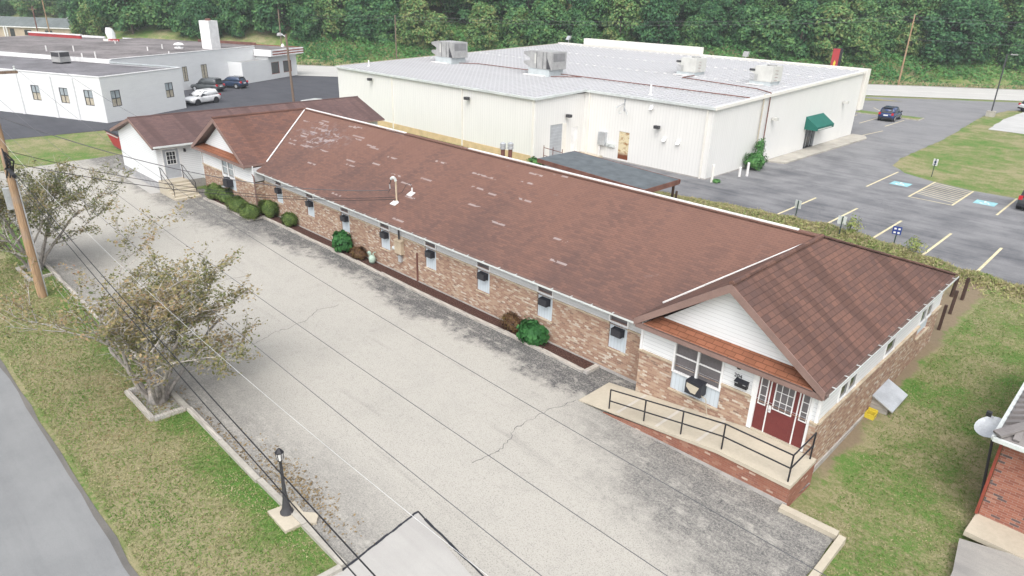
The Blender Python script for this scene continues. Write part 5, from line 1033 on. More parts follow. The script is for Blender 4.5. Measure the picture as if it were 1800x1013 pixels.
mb = MB(); mb.bar((-1.5, 21.4, 3.0), (-1.5, 31, 3.0), .1, .12, M['gut']); mb.bar((-1.5, 21.38, 3.0), (8, 21.38, 3.0), .1, .12, M['gut']); mb.box(-1.44, 8, 21.44, 22.0, 2.93, 2.95, M['soffit']); hp(mb, 'gutter')
mb = MB(); mb.bar((-1.3, 21.93, 2.9), (-1.3, 21.93, .1), .08, .08, M['redb'], up=(0, 1, 0)); hp(mb, 'downspout')
solo(MB().hexa([(-1.35, 20.85, -.1), (8, 20.85, -.1), (8, 22, -.1), (-1.3, 22, -.1), (-1.35, 20.85, .06), (8, 20.85, .06), (8, 22, .06), (-1.3, 22, .06)], M['concl']), 'doorstep_slab', 'pale concrete slab in front of the red brick house', 'slab', (2, 21.4, 0))
t = thing('satellite_dish', 'grey satellite dish on a leaning pole beside the red brick house', 'satellite dish', (-1.6, 22.9, -.1))
MB().cyl((-1.3, 22.5, -.2), (-1.62, 22.9, 2.25), .04, .04, M['darkm'], 8).build('pole', t)
mb = MB(); n = 20; cx = V(-1.75, 22.9, 2.55); nz_ = V(-.30, -.45, .84).normalized(); ux = nz_.cross(V(0, 1, 0)).normalized(); uy = nz_.cross(ux)
rings = [(0, -.10), (.16, -.085), (.30, -.045), (.42, .0)]
for (r0, h0), (r1, h1) in zip(rings[:-1], rings[1:]):
    for i in range(n):
        a0, a1 = 2 * math.pi * i / n, 2 * math.pi * (i + 1) / n; f = lambda r_, h, a: cx + ux * (r_ * 1.05 * math.cos(a)) + uy * (r_ * math.sin(a)) + nz_ * h
        mb.poly([f(r0, h0, a0), f(r1, h1, a0), f(r1, h1, a1), f(r0, h0, a1)] if r0 else [f(r0, h0, a0), f(r1, h1, a0), f(r1, h1, a1)], M['metal'])
mb.build('dish', t, smooth=True); MB().bar(cx - uy * .38, cx + nz_ * .42 - uy * .15, .04, .04, M['metal']).build('arm', t); p = cx + nz_ * .42 - uy * .15; MB().box(p.x - .07, p.x + .07, p.y - .07, p.y + .07, p.z - .06, p.z + .08, M['black']).build('receiver', t)

# ---------------------------------------------------------------- distant houses
def far_house(name, lab, cx, cy, rot, L, Wd, hw, hr, wallm, roofm, extra=None):
    t = thing(name, lab, 'house', (cx, cy, ground_z(cx, cy)), None, rot, True); l, w = L / 2, Wd / 2; k = w * .95
    MB().box(-l + .5, l - .5, -w + .5, w - .5, -.5, hw, M[wallm]).build('wall', t)
    mb = MB(); c = [(-l, -w, hw), (l, -w, hw), (l, w, hw), (-l, w, hw)]; a, b = (-l + k, 0, hr), (l - k, 0, hr)
    for f in ((c[0], c[1], b, a), (c[1], c[2], b), (c[2], c[3], a, b), (c[3], c[0], a)): mb.poly(f, M[roofm])
    mb.box(-l, l, -w, w, hw - .25, hw - .01, M['trimw']); mb.build('roof', t)
    return t
M['slate'] = shingle('grey_green_shingles', (0.13, 0.15, 0.15), (0.21, 0.235, 0.235), .4, .3, .3, 0, .3); M['tanwall'] = plain('tan_wall', (0.42, 0.35, 0.27), .9)
t = far_house('ranch_house', 'long ranch house with grey hip roof and tan chimney, far left', -234, 48.5, math.radians(38), 32, 9, 3.0, 5.2, 'tanwall', 'slate')
MB().box(-9, -6.6, -4.9, -4.2, -.5, 5.2, M['concl']).build('chimney', t); MB().box(-2.2, -1.0, -4.15, -3.95, 0, 2.4, M['glass']).build('door', t); MB().box(2, 4, -4.15, -3.95, .9, 2.2, M['glass']).build('window', t); MB().box(8, 10, -4.15, -3.95, .9, 2.2, M['glass']).build('window', t)
for x in (-3.6, -2.9): MB().box(x, x + .25, -4.6, -4.35, -.3, 2.74, M['trimw']).build('porch_column', t)
t = far_house('small_house', 'small grey roofed house half hidden at the wood edge, far left', -243, 67, math.radians(40), 11, 7, 3.4, 5.0, 'hvacl', 'slate'); MB().box(-3, -1.5, -3.1, -2.95, 1, 2.4, M['glass']).build('window', t); MB().box(2, 3.5, -3.1, -2.95, 1, 2.4, M['glass']).build('window', t)

# ---------------------------------------------------------------- vehicles (x forwards, origin on the ground at the middle)
def loft(mb, rings, m):
    """closed rings of equal length joined into a skin"""
    k = len(mb.v); n = len(rings[0]); mi = mb.mi(m)
    for r_ in rings: mb.v += [tuple(p) for p in r_]
    for a in range(len(rings) - 1):
        for i in range(n):
            j = (i + 1) % n; mb.f.append((k + a * n + i, k + a * n + j, k + (a + 1) * n + j, k + (a + 1) * n + i)); mb.fm.append(mi)
    mb.f.append(tuple(k + n - 1 - i for i in range(n))); mb.fm.append(mi); e_ = k + (len(rings) - 1) * n
    mb.f.append(tuple(e_ + i for i in range(n))); mb.fm.append(mi)
def paint(name, c, rough=.25):
    t = NT(name); n = t.noise(t.tc.outputs['Object'], 2.0, 3); m = t.out(t.mix(t.ss(n, .3, .7), k3(c, .92), k3(c, 1.08)), rough, .15, .5); t.b.inputs['Coat Weight'].default_value = .5; t.b.inputs['Coat Roughness'].default_value = .1; return m
RED_L = plain('red_lens', (0.45, 0.02, 0.03), 0.2); CLR_L = plain('clear_lens', (0.7, 0.7, 0.72), 0.15); TYRE = plain('tyre_rubber', (0.02, 0.02, 0.022), 0.85)
def suv(lab, loc, rot, c, boxy=0.0, rim='metal', L=4.75, W_=1.9, H_=1.72, name='parked_car', cat='car', rails=True):
    root = thing(name, lab, cat, (loc[0], loc[1], loc[2]), 'parked vehicles', rot, True); P = paint('car_paint', c)
    w = W_ / 2; hl = L / 2
    # lower body: (x, z bottom, z shoulder, half width)
    st = [(-hl, .48, .80, w * .86), (-hl + .10, .36, .98, w * .95), (-hl + .5, .30, 1.03, w), (-hl + 1.4, .27, 1.02, w), (0, .26, 1.0, w), (hl - 1.5, .27, .99, w), (hl - 1.05, .28, .97, w * .99), (hl - .45, .30, .90, w * .95), (hl - .12, .36, .78, w * .88), (hl, .45, .64, w * .78)]
    mb = MB(); rings = []
    for x, zb, zs_, hw in st:
        rings.append([(x, -hw * .9, zb), (x, -hw, zb + .16), (x, -hw, zs_ - .14), (x, -hw * .95, zs_), (x, -hw * .5, zs_ + .035), (x, 0, zs_ + .05), (x, hw * .5, zs_ + .035), (x, hw * .95, zs_), (x, hw, zs_ - .14), (x, hw, zb + .16), (x, hw * .9, zb), (x, 0, zb)])
    loft(mb, rings[::-1], P)
    # greenhouse: pillars and roof in body colour
    xb, xf = -hl + .22, hl - 1.25; rb, rf = xb + lerp(.38, .22, boxy), xf - lerp(.85, .72, boxy)
    zt = H_; gr = []
    for f, z_, k in ((0, .98, .93), (.55, lerp(.98, zt, .6), .86), (1, zt - .06, .78), (1.0, zt, .62)):
        x0_, x1_ = lerp(xb, rb, f) + (.08 if z_ == zt else 0), lerp(xf, rf, f) - (.12 if z_ == zt else 0); hw = w * k
        gr.append([(x0_, -hw * .93, z_), (x0_ + .12, -hw, z_), (lerp(x0_, x1_, .5), -hw * 1.01, z_), (x1_ - .15, -hw * .98, z_), (x1_, -hw * .86, z_), (x1_ + .05, 0, z_), (x1_, hw * .86, z_), (x1_ - .15, hw * .98, z_), (lerp(x0_, x1_, .5), hw * 1.01, z_), (x0_ + .12, hw, z_), (x0_, hw * .93, z_), (x0_ - .03, 0, z_)])
    loft(mb, gr, P)
    body = mb.build('body', root); body.data.polygons.foreach_set('use_smooth', [len(p.vertices) < 8 for p in body.data.polygons])
    def gp(u, f, s_, o=.012):                     # point on the greenhouse side: u along, f up
        x0_, x1_ = lerp(xb, rb, f), lerp(xf, rf, f); return (lerp(x0_ + .12, x1_ - .15, u), s_ * (w * lerp(.93, .78, f) * 1.0 + o), lerp(.98, zt - .06, f))
    for s_ in (-1, 1):
        mb = MB()
        for u0, u1 in ((.02, .26), (.29, .60), (.63, .985)):
            q = [gp(u0 + .02, .14, s_), gp(u1, .14, s_), gp(u1 - .015, .90, s_), gp(u0 + .03, .90, s_)]; mb.poly(q if s_ < 0 else q[::-1], M['glass'])
        mb.build('side_window', root)
        mb = MB(); mb.hexa([(xf - .42, s_ * (w + .0), 1.02), (xf - .22, s_ * (w + .0), 1.02), (xf - .22, s_ * (w + .2), 1.04), (xf - .42, s_ * (w + .2), 1.04), (xf - .40, s_ * (w - .02), 1.17), (xf - .27, s_ * (w - .02), 1.17), (xf - .27, s_ * (w + .2), 1.19), (xf - .40, s_ * (w + .2), 1.19)], M['black']); mb.build('mirror', root)
        mb = MB(); mb.box(-hl - .01, -hl + .20, s_ * w * .80 - .13, s_ * w * .80 + .13, .84, 1.12, RED_L); mb.build('taillight', root)
        mb = MB(); mb.hexa([(hl - .30, s_ * w * .66 - .16, .62), (hl - .02, s_ * w * .66 - .16, .62), (hl - .06, s_ * w * .70 + .12, .62), (hl - .34, s_ * w * .70 + .12, .62), (hl - .36, s_ * w * .66 - .16, .80), (hl - .07, s_ * w * .66 - .16, .76), (hl - .16, s_ * w * .70 + .13, .78), (hl - .42, s_ * w * .70 + .13, .82)], CLR_L); mb.build('headlight', root)
        if rails: MB().tube([(rb + .2, s_ * w * .60, zt + .01), (rb + .3, s_ * w * .60, zt + .06), (rf - .4, s_ * w * .60, zt + .06), (rf - .3, s_ * w * .60, zt + .01)], .02, M['black'], 6).build('roof_rail', root)
    fx = lambda f: lerp(xf, rf, f) + .035
    MB().poly([(fx(.1) + .02, -w * .76, lerp(.98, zt - .06, .10)), (fx(.1) + .02, w * .76, lerp(.98, zt - .06, .10)), (fx(.94) + .02, w * .66, lerp(.98, zt - .06, .94)), (fx(.94) + .02, -w * .66, lerp(.98, zt - .06, .94))], M['glass']).build('windscreen', root)
    bx = lambda f: lerp(xb, rb, f) - .05
    MB().poly([(bx(.14), w * .72, lerp(.98, zt - .06, .14)), (bx(.14), -w * .72, lerp(.98, zt - .06, .14)), (bx(.86), -w * .64, lerp(.98, zt - .06, .86)), (bx(.86), w * .64, lerp(.98, zt - .06, .86))], M['glass']).build('rear_window', root)
    MB().hexa([(bx(1.0) - .16, -w * .6, zt - .05), (bx(1) + .2, -w * .6, zt - .03), (bx(1) + .2, w * .6, zt - .03), (bx(1.0) - .16, w * .6, zt - .05), (bx(1.0) - .16, -w * .6, zt - .01), (bx(1) + .2, -w * .6, zt + .012), (bx(1) + .2, w * .6, zt + .012), (bx(1.0) - .16, w * .6, zt - .01)], M['black'] if c[0] < .3 else P).build('spoiler', root)
    MB().box(-hl - .03, -hl + .14, -w * .86, w * .86, .36, .58, M['blackp']).build('rear_bumper', root); MB().box(-hl - .02, -hl + .1, -.26, .26, .74, .88, M['trimw']).build('licence_plate', root)
    MB().box(hl - .16, hl + .01, -w * .55, w * .55, .42, .58, M['blackp']).build('grille', root)
    for x in (-hl + .92, hl - .95):
        for s_ in (-1, 1):
            mb = MB(); mb.cyl((x, s_ * (w - .22), .36), (x, s_ * (w + .012), .36), .44, .44, M['blackp'], 18); mb.build('wheel_arch', root)
            mb = MB(); mb.cyl((x, s_ * (w - .2), .36), (x, s_ * (w + .03), .36), .36, .345, TYRE, 18); T = mb.build('wheel', root)
            mb = MB(); mb.cyl((x, s_ * (w + .031), .36), (x, s_ * (w + .036), .36), .23, .21, M[rim], 14); mb.build('rim', T)
    return root
suv('dark grey boxy wagon parked at the white building beside the dark blue car', (-104.9, 42.4, .03), math.atan2(-.46, -.888), (0.085, 0.095, 0.10), 1.0, 'metal', 4.85, 1.9, 1.85)
suv('dark blue car with its nose to the white building, right of the grey wagon', (-106.6, 46.9, .03), math.atan2(-.46, -.888), (0.028, 0.05, 0.10), 0.2, 'metal', 4.6, 1.86, 1.66)
suv('white car with black wheels parked in front of the grey wagon', (-93.7, 36.9, .03), math.atan2(-.94, .34), (0.80, 0.80, 0.80), 0.2, 'black', 4.85, 1.92, 1.72)
suv('navy blue car seen from behind in the side lot of the metal building', (-29.1, 100.4, .335), math.pi / 2 + .06, (0.018, 0.04, 0.13), 0.1, 'metal', 4.75, 1.93, 1.72)
suv('dark grey wagon at the right edge of the frame in the striped lot', (-6.95, 64.3, .335), math.pi / 2 - .03, (0.055, 0.062, 0.062), 1.0, 'metal', 4.6, 1.85, 1.78)
suv('white van roof showing just behind the annex ridge', (-77.6, 44.4, .03), math.radians(110), (0.8, 0.8, 0.8), .8, 'metal', 4.9, 1.9, 1.85, 'parked_van', 'van', False)
suv('white car half cut off by the frame on the pale gravel lot', (-17.3, 127.2, .34), math.radians(40), (0.8, 0.8, 0.82), .1, 'metal')

# ---------------------------------------------------------------- poles, wires, signs, lamps
t = thing('utility_pole', 'tall brown wooden utility pole standing by the boxed tree at left', 'utility pole', (-37.85, 5.75, 0))
MB().cyl((-37.85, 5.75, -.3), (-37.85, 5.75, 10.9), .20, .14, M['pole'], 14).build('pole', t)
MB().bar((-37.95, 4.3, 10.55), (-37.95, 7.05, 10.55), .1, .12, M['poled']).build('crossarm', t)
for y in (4.4, 5.2, 6.95): MB().lathe([(.05, 0), (.07, .06), (.03, .12), (.05, .2), (0, .22)], (-37.95, y, 10.6), M['gut'], 8).build('insulator', t)
MB().box(-38.1, -37.9, 5.35, 5.6, 4.5, 5.5, M['metal']).build('equipment_box', t)
mb = MB(); r = random.Random(8)
for k in range(9): mb.tube([(-37.7 + r.uniform(-.1, .2), 5.7 + r.uniform(-.2, .2), 6.2 + r.uniform(-.2, .2)), (-37.4 + r.uniform(-.2, .2), 5.8 + r.uniform(-.2, .2), 6.7 + r.uniform(-.2, .3)), (-37.75, 5.7, 7.2 + r.uniform(-.3, .2))], .03, M['cable'], 5)
mb.cyl((-37.3, 5.7, 6.45), (-36.3, 5.66, 6.35), .09, .09, M['cable'], 8); mb.build('cable_bundle', t)
MB().cyl((-37.78, 5.95, 0), (-37.72, 5.92, 5.9), .03, .03, M['metal'], 6).build('ground_conduit', t)
t2 = MB().cyl((-41.6, 6.3, 0), (-41.68, 6.2, 3.2), .03, .03, M['yellow'], 6); solo(t2, 'guy_wire_guard', 'thin yellow guy wire guard in front of the left boxed tree', 'guy guard', (-41.6, 6.3, 0))
def wire(p, q, sag, r_, m, lab, n=24, grp=None):
    p, q = Vector(p), Vector(q); pts = []
    for i in range(n + 1):
        u = i / n; c = p.lerp(q, u); c.z -= 4 * sag * u * (1 - u); pts.append(c)
    return solo(MB().tube(pts, r_, M[m], 5), 'overhead_wire', lab, 'wire', p, grp)
wire((-37.95, 6.95, 10.8), (14, 5.1, 10.1), 1.2, .0045, 'cableg', 'thin dark wire crossing the driveway nearest the brick building')
wire((-37.95, 5.2, 10.8), (14, 4.05, 10.1), 1.0, .0045, 'cableg', 'thin dark wire crossing the middle of the pale driveway')
wire((-37.95, 4.4, 10.8), (14, 3.05, 10.1), .85, .0045, 'cableg', 'thin dark wire crossing the driveway nearest the street')
wire((-37.8, 5.6, 8.1), (14, 5.3, 8.2), 2.1, .0045, 'cablew', 'pale wire sloping over the boxed tree and driveway')
wire((-36.4, 5.72, 6.45), (10, 3.4, 6.5), .45, .014, 'cable', 'thick black cable over the lawn, upper of the close pair')
wire((-36.4, 5.60, 6.35), (10, 3.22, 6.42), .50, .012, 'cable', 'thick black cable over the lawn, lower of the close pair')
mz = rz(21.5)
wire((-37.8, 5.85, 8.75), (-30.4, 21.3, mz + .62), 1.0, .020, 'cableg', 'twisted service cable from the pole to the roof mast, topmost of three')
wire((-37.7, 5.9, 7.2), (-30.0, 21.4, mz + .3), .75, .014, 'cable', 'black drop cable from the pole to the roof mast, middle of three')
wire((-37.6, 5.85, 6.7), (-29.95, 21.45, mz + .18), .6, .017, 'cable', 'black drop cable from the pole to the roof mast, lowest of three')
wire((-84, 19, 6.4), (-52.4, 20, 3.2), .5, .015, 'cableg', 'thin wire running down to the white annex wall')
t = thing('lamp_post', 'black lamp post with lantern on a concrete slab beside the lawn kerb', 'lamp post', (-15.67, 6.85, .1))
MB().lathe([(.20, 0), (.20, .05), (.15, .12), (.11, .3), (.075, .55), (.055, .9), (.045, 1.5), (.04, 1.85), (.07, 1.87), (.07, 1.9)], (-15.67, 6.85, .08), M['darkm'], 14).build('post', t, smooth=True)
LN = MB().lathe([(.075, 1.9), (.11, 2.16)], (-15.67, 6.85, .08), M['sealw'], 6).build('lantern', t)
mb = MB(); mb.lathe([(.135, 2.15), (.125, 2.18), (.04, 2.28), (0, 2.31)], (-15.67, 6.85, .08), M['black'], 6)
for k in range(6): a_ = k * math.pi / 3; mb.cyl((-15.67 + .078 * math.cos(a_), 6.85 + .078 * math.sin(a_), 1.98), (-15.67 + .115 * math.cos(a_), 6.85 + .115 * math.sin(a_), 2.25), .012, .012, M['black'], 5)
mb.build('cage', LN)
solo(MB().prism([(-16.1, 6.45, .1), (-14.98, 6.42, .1), (-14.95, 6.9, .1), (-14.7, 7.25, .1), (-15.0, 7.5, .1), (-15.35, 7.2, .1), (-15.95, 7.25, .1)], (0, 0, -.14), M['concl']), 'lamp_slab', 'pale broken concrete slab under the black lamp post', 'slab', (-15.5, 6.8, 0))
def sign(x, y, h, face, lab, wd=.45, ht=.55, ang_=0.0, mk=None):
    t = thing('parking_sign', lab, 'sign', (x, y, .3), 'signs around the parking lot')
    MB().bar((x, y, .2), (x + .02, y, .3 + h), .06, .06, plain('green_post', (0.035, 0.06, 0.05), .6)).build('post', t)
    ca, sa = math.cos(ang_), math.sin(ang_); P = lambda u, d, z_: (x + u * ca - d * sa, y + u * sa + d * ca, z_); z1_ = .3 + h
    d0 = .035 if face != 'blue' else -.055
    MB().hexa([P(-wd / 2, d0, z1_ - ht), P(wd / 2, d0, z1_ - ht), P(wd / 2, d0 + .02, z1_ - ht), P(-wd / 2, d0 + .02, z1_ - ht), P(-wd / 2, d0, z1_), P(wd / 2, d0, z1_), P(wd / 2, d0 + .02, z1_), P(-wd / 2, d0 + .02, z1_)], M[face]).build('plate', t)
    if mk: 
        mb = MB()
        for a_, b_, c_, d_ in mk[1]: mb.poly([P(a_, d0 - .004, z1_ - ht + c_), P(b_, d0 - .004, z1_ - ht + c_), P(b_, d0 - .004, z1_ - ht + d_), P(a_, d0 - .004, z1_ - ht + d_)], M[mk[0]])
        mb.build('emblem', t)
sign(-17.94, 46.45, 1.45, 'gut', 'back of a pale sign on a dark post, leftmost at the lot edge', .48, .55, -.25); sign(-14.5, 45.35, 1.35, 'gut', 'back of a pale sign on a dark post among tall weeds', .52, .52, .25)
sign(-11.24, 45.5, 1.45, 'blue', 'blue sign with four white squares on a dark post', .5, .5, .15, ('trimw', [(-.17, -.04, .06, .17), (.05, .18, .06, .17), (-.17, -.04, .30, .41), (.05, .18, .30, .41)]))
sign(-15.46, 69.0, 1.6, 'sealw', 'white accessible parking sign on the lawn beyond the lot', .4, .6, -.2, ('blue', [(-.09, .09, .22, .4), (-.12, .12, .08, .14)]))
def street_light(x, y, z, h, lab, m='darkm', base=True):
    t = thing('light_pole', lab, 'light pole', (x, y, z))
    if base: MB().box(x - .5, x + .5, y - .5, y + .5, z - .2, z + .75, M['conc']).build('plinth', t)
    MB().bar((x, y, z + .7), (x - .12, y, z + h), .15, .15, M[m], up=(0, 1, 0)).build('pole', t)
    MB().bar((x - .1, y, z + h), (x + .9, y - .1, z + h), .08, .08, M[m]).box(x + .3, x + 1.1, y - .25, y + .15, z + h - .02, z + h + .1, M['hvac']).build('lamp_head', t)
street_light(-20.9, 116.1, .3, 8.2, 'dark lot light pole on a concrete plinth near the far road')
def far_pole(x, y, h, lab, m='pole', arm=True, r_=.16, lamp=None):
    z_ = ground_z(x, y); t = thing('utility_pole', lab, 'utility pole', (x, y, z_), 'far utility poles'); MB().cyl((x, y, z_ - .5), (x, y, z_ + h), r_, r_ * .75, M[m], 8).build('pole', t)
    if arm: MB().bar((x - RD[0] * 1.1, y - RD[1] * 1.1, z_ + h - .8), (x + RD[0] * 1.1, y + RD[1] * 1.1, z_ + h - .8), .12, .14, M['poled']).build('crossarm', t)
    if lamp: MB().bar((x, y, z_ + h), (x - .9, y - .4, z_ + h + .3), .09, .09, M['metal']).hexa([(x - 1.5, y - .75, z_ + h + .1), (x - .7, y - .55, z_ + h + .1), (x - .7, y - .05, z_ + h + .1), (x - 1.5, y - .25, z_ + h + .1), (x - 1.5, y - .75, z_ + h + .45), (x - .7, y - .55, z_ + h + .5), (x - .7, y - .05, z_ + h + .5), (x - 1.5, y - .25, z_ + h + .45)], M['metal']).build('lamp_head', t)
    return (x, y, z_ + h)
pR = far_pole(-42.5, 147.0, 12.5, 'leaning brown utility pole on the verge across the far road', 'pole', False)
pM = far_pole(-120.5, 88.0, 9.8, 'utility pole just past the left back corner of the metal roof', 'poled', False, .14)
pL = far_pole(-138.8, 72.5, 10.2, 'utility pole behind the chimney building, across the far road', 'poled', False, .14)
pK = far_pole(-176, 64.5, 7.8, 'utility pole with grey lamp head behind the flat roof', 'poled', False, .14, True)
p1 = far_pole(-220, 47.4, 8.4, 'red brown utility pole in front of the far ranch house', 'rustp', True, .17); p2 = far_pole(-220, 50.0, 10.8, 'tall grey utility pole in front of the far ranch house', 'pole', True, .17)
t = thing('lot_light_pole', 'brown wooden light pole with grey lamp standing behind the annex roof', 'light pole', (-88.2, 47.0, 0)); MB().cyl((-88.2, 47, -.2), (-88.35, 46.9, 8.7), .17, .13, M['poled'], 10).build('pole', t); MB().cyl((-88.35, 46.9, 8.3), (-88.9, 46.5, 8.75), .05, .05, M['metal'], 6).lathe([(.12, .1), (.33, .0), (.38, -.25), (.25, -.32), (0, -.33)], (-89.1, 46.4, 8.75), M['hvac'], 10).build('lamp_head', t); MB().lathe([(.08, .2), (.22, 0), (.24, -.2), (0, -.25)], (-88.75, 46.5, 7.3), M['sealw'], 10).build('lower_lamp', t)
def hw(a_, b_, k, lab, sag=1.0):
    for j in range(k): o = Vector((0, 0, -.6 * j)); wire(Vector(a_) + o, Vector(b_) + o, sag, .022, 'cableg', lab + (', upper strand', ', lower strand')[j] if k > 1 else lab, 16, 'far roadside wires')
hw((-220, 50, 10.3), (-120.5, 88, 9.6), 2, 'thin far wire along the wood from the ranch house to the middle pole'); hw((-120.5, 88, 9.6), (-42.5, 147, 12.4), 2, 'thin far wire along the wood from middle pole to the leaning pole'); hw((-42.5, 147, 12.4), (60, 231, 12), 2, 'thin far wire leaving the leaning pole to the right'); hw((-42.5, 147, 8.5), (60, 231, 8.5), 1, 'low far wire leaving the leaning pole to the right'); hw((-300, 12, 11), (-220, 50, 10.3), 2, 'thin far wire entering from the left to the ranch house pole')

# ---------------------------------------------------------------- vegetation
def quads(name, P, N_, size, m, parent=None, elong=1.6, seed=0, loc=(0, 0, 0), jitter=.35):
    """one leaf-sized quad (diamond) per point P, facing about N_"""
    g = np.random.default_rng(seed); P = np.asarray(P, float); N_ = np.asarray(N_, float); n = len(P)
    N_ = N_ + g.normal(0, jitter, (n, 3)); N_ /= np.linalg.norm(N_, axis=1, keepdims=True) + 1e-9
    t_ = g.normal(0, 1, (n, 3)); U = np.cross(N_, t_); U /= np.linalg.norm(U, axis=1, keepdims=True) + 1e-9; W2 = np.cross(N_, U)
    s_ = (size * g.uniform(.6, 1.35, n))[:, None]; bend = N_ * s_ * .12
    v = np.stack([P - U * s_ * elong / 2, P - W2 * s_ / 2 + bend, P + U * s_ * elong / 2, P + W2 * s_ / 2 + bend], 1).reshape(-1, 3) - np.array(loc)
    me = bpy.data.meshes.new(name); me.vertices.add(4 * n); me.vertices.foreach_set('co', v.ravel().astype(np.float32)); me.loops.add(4 * n); me.loops.foreach_set('vertex_index', np.arange(4 * n, dtype=np.int32)); me.polygons.add(n)
    me.polygons.foreach_set('loop_start', np.arange(0, 4 * n, 4, dtype=np.int32)); me.update(calc_edges=True); me.validate()
    me.materials.append(M[m]); o = bpy.data.objects.new(name, me); C.objects.link(o)
    if parent: o.parent = parent; ORG[o] = ORG[parent]
    else: o.location = loc
    return o

def lawn_tree(lab, base, seed, n_stem, height, spread, bias, leafm, nleaf):
    """spreading, half bare small tree: forking limbs, long twigs, leaves in loose sprays along the twigs"""
    r = random.Random(seed); g = np.random.default_rng(seed); t = thing('lawn_tree', lab, 'tree', base); bx, by, bz = base
    limb, twig = MB(), MB(); LP, LN_ = [], []
    def grow(p, d, L, rad, lev):
        n = 5 if lev < 2 else 4; pts = [p]; dd = d.copy()
        for i in range(n):
            dd = (dd + Vector((r.gauss(0, .17), r.gauss(0, .17), r.gauss(.03, .13)))).normalized()
            if pts[-1].z < .9 and dd.z < 0: dd.z = .1
            pts.append(pts[-1] + dd * (L / n))
        (limb if lev < 2 else twig).v
        for i in range(n):
            r0, r1 = rad * (1 - .55 * i / n), rad * (1 - .55 * (i + 1) / n); mb_ = limb if lev < 2 else twig
            mb_.cyl(pts[i], pts[i + 1], max(r0, .006), max(r1, .005), M['bark'] if lev < 2 else M['twig'], 6 if lev < 2 else 4, False)
        if lev >= 2:
            bare = r.random() < (.55 if pts[-1].z < 2.0 else .13)
            if not bare:
                k = int(nleaf * L)
                for _ in range(k):
                    u = r.random() ** .7 * n; i = min(int(u), n - 1); q = pts[i].lerp(pts[i + 1], u - i); s_ = .09 if lev > 2 else .13
                    LP.append((q.x + r.gauss(0, s_), q.y + r.gauss(0, s_), q.z + r.gauss(0, s_ * .8))); LN_.append((r.gauss(0, .4), r.gauss(0, .4), .9))
        if lev < 4:
            k = (r.randint(3, 4), r.randint(4, 5), r.randint(4, 6), r.randint(2, 4))[lev - 1] if lev else 0
            for j in range(k):
                u = r.uniform(.3, 1) * n; i = min(int(u), n - 1); q = pts[i].lerp(pts[i + 1], u - i); a_ = r.uniform(0, 2 * math.pi); k2 = r.uniform(.55, 1.0)
                side = Vector((math.cos(a_), math.sin(a_), r.uniform(-.25, .45))); nd = (dd * .75 + side * k2 + Vector(bias) * .18).normalized()
                grow(q, nd, L * r.uniform(.48, .74), rad * .48, lev + 1)
    for k in range(n_stem):
        a_ = 2 * math.pi * k / n_stem + r.uniform(-.3, .3); b = Vector((bx + .22 * math.cos(a_), by + .22 * math.sin(a_), bz)); lean = r.uniform(.10, .80) * spread
        grow(b, Vector((math.cos(a_) * lean + bias[0] * .3, math.sin(a_) * lean + bias[1] * .3, 1)).normalized(), height * r.uniform(.46, .64), .085, 1)
    limb.cyl((bx, by, -.1), (bx, by, .55), .42, .28, M['bark'], 12)
    limb.build('trunk', t, smooth=True); twig.build('twigs', t)
    quads('crown', LP, LN_, .072, leafm, t, 1.7, seed, base)
    return len(LP)
n1 = lawn_tree('spreading half bare tree with olive leaves in the lower timber box', (-24.5, 6.4, 0), 21, 9, 6.3, .95, (0.10, .16, 0), 'lf_tree', 22)
n2 = lawn_tree('greener spreading tree behind the utility pole at the left edge', (-42.0, 6.4, 0), 5, 8, 6.2, 1.0, (-.1, .12, 0), 'lf_treeg', 28)

# fallen leaves on the lawn round the trees
g = np.random.default_rng(3); P = []
for (cx_, cy_, n_, sx, sy) in ((-27, 4.9, 900, 4.5, 1.0), (-38, 4.7, 900, 4.5, .9), (-24.5, 6.3, 250, .7, .3), (-16.6, 7.7, 700, 1.4, .3), (-20, 7.2, 260, 2.4, .12)):
    for _ in range(n_):
        x, y = g.normal(cx_, sx), g.normal(cy_, sy)
        if y > 3.1: P.append((x, y, .03))
tag(quads('fallen_leaves', P, [(0, 0, 1)] * len(P), .05, 'lf_fall', seed=3, jitter=.4), kind='stuff')

def bush(name, lab, cat, c, rx, ry, rz_, n, size, m, grp=None, seed=0, rag=.11, stem=True):
    g = np.random.default_rng(seed); t = thing(name, lab, cat, (c[0], c[1], c[2]), grp)
    d = g.normal(0, 1, (n, 3)); d /= np.linalg.norm(d, axis=1, keepdims=True); d[:, 2] = np.where(d[:, 2] < -.45, -d[:, 2], d[:, 2])
    lump = 1 + rag * (np.sin(d[:, 0] * 5 + seed) + np.sin(d[:, 1] * 6 + 2 * seed) + np.sin(d[:, 2] * 5)) ; rr = g.uniform(.68, 1.05, n) * lump * np.where(g.random(n) < .03, g.uniform(1.05, 1.25, n), 1)
    P = d * rr[:, None] * np.array([rx, ry, rz_]) + np.array([c[0], c[1], c[2] + rz_ * .62]); P[:, 2] = np.maximum(P[:, 2], c[2] + .03)
    quads('foliage', P, d * np.array([1, 1, 1.2]) + np.array([0, 0, .3]), size, m, t, 1.4, seed, c, .8 if size > .12 else .75)
    if stem:
        mb = MB(); r = random.Random(seed)
        for k in range(6): a_ = k * 1.05; mb.cyl((c[0], c[1], c[2] - .05), (c[0] + rx * .6 * math.cos(a_), c[1] + ry * .6 * math.sin(a_), c[2] + rz_ * r.uniform(.7, 1.1)), .02, .008, M['barkd'], 5, False)
        mb.build('stem', t)
    return t
HG = 'clipped shrubs along the brick front'
bush('hedge_shrub', 'big clipped light green shrub beside the concrete steps', 'shrub', (-49.0, 19.25, .05), .85, .6, .72, 7000, .062, 'lf_hedge', HG, 1)
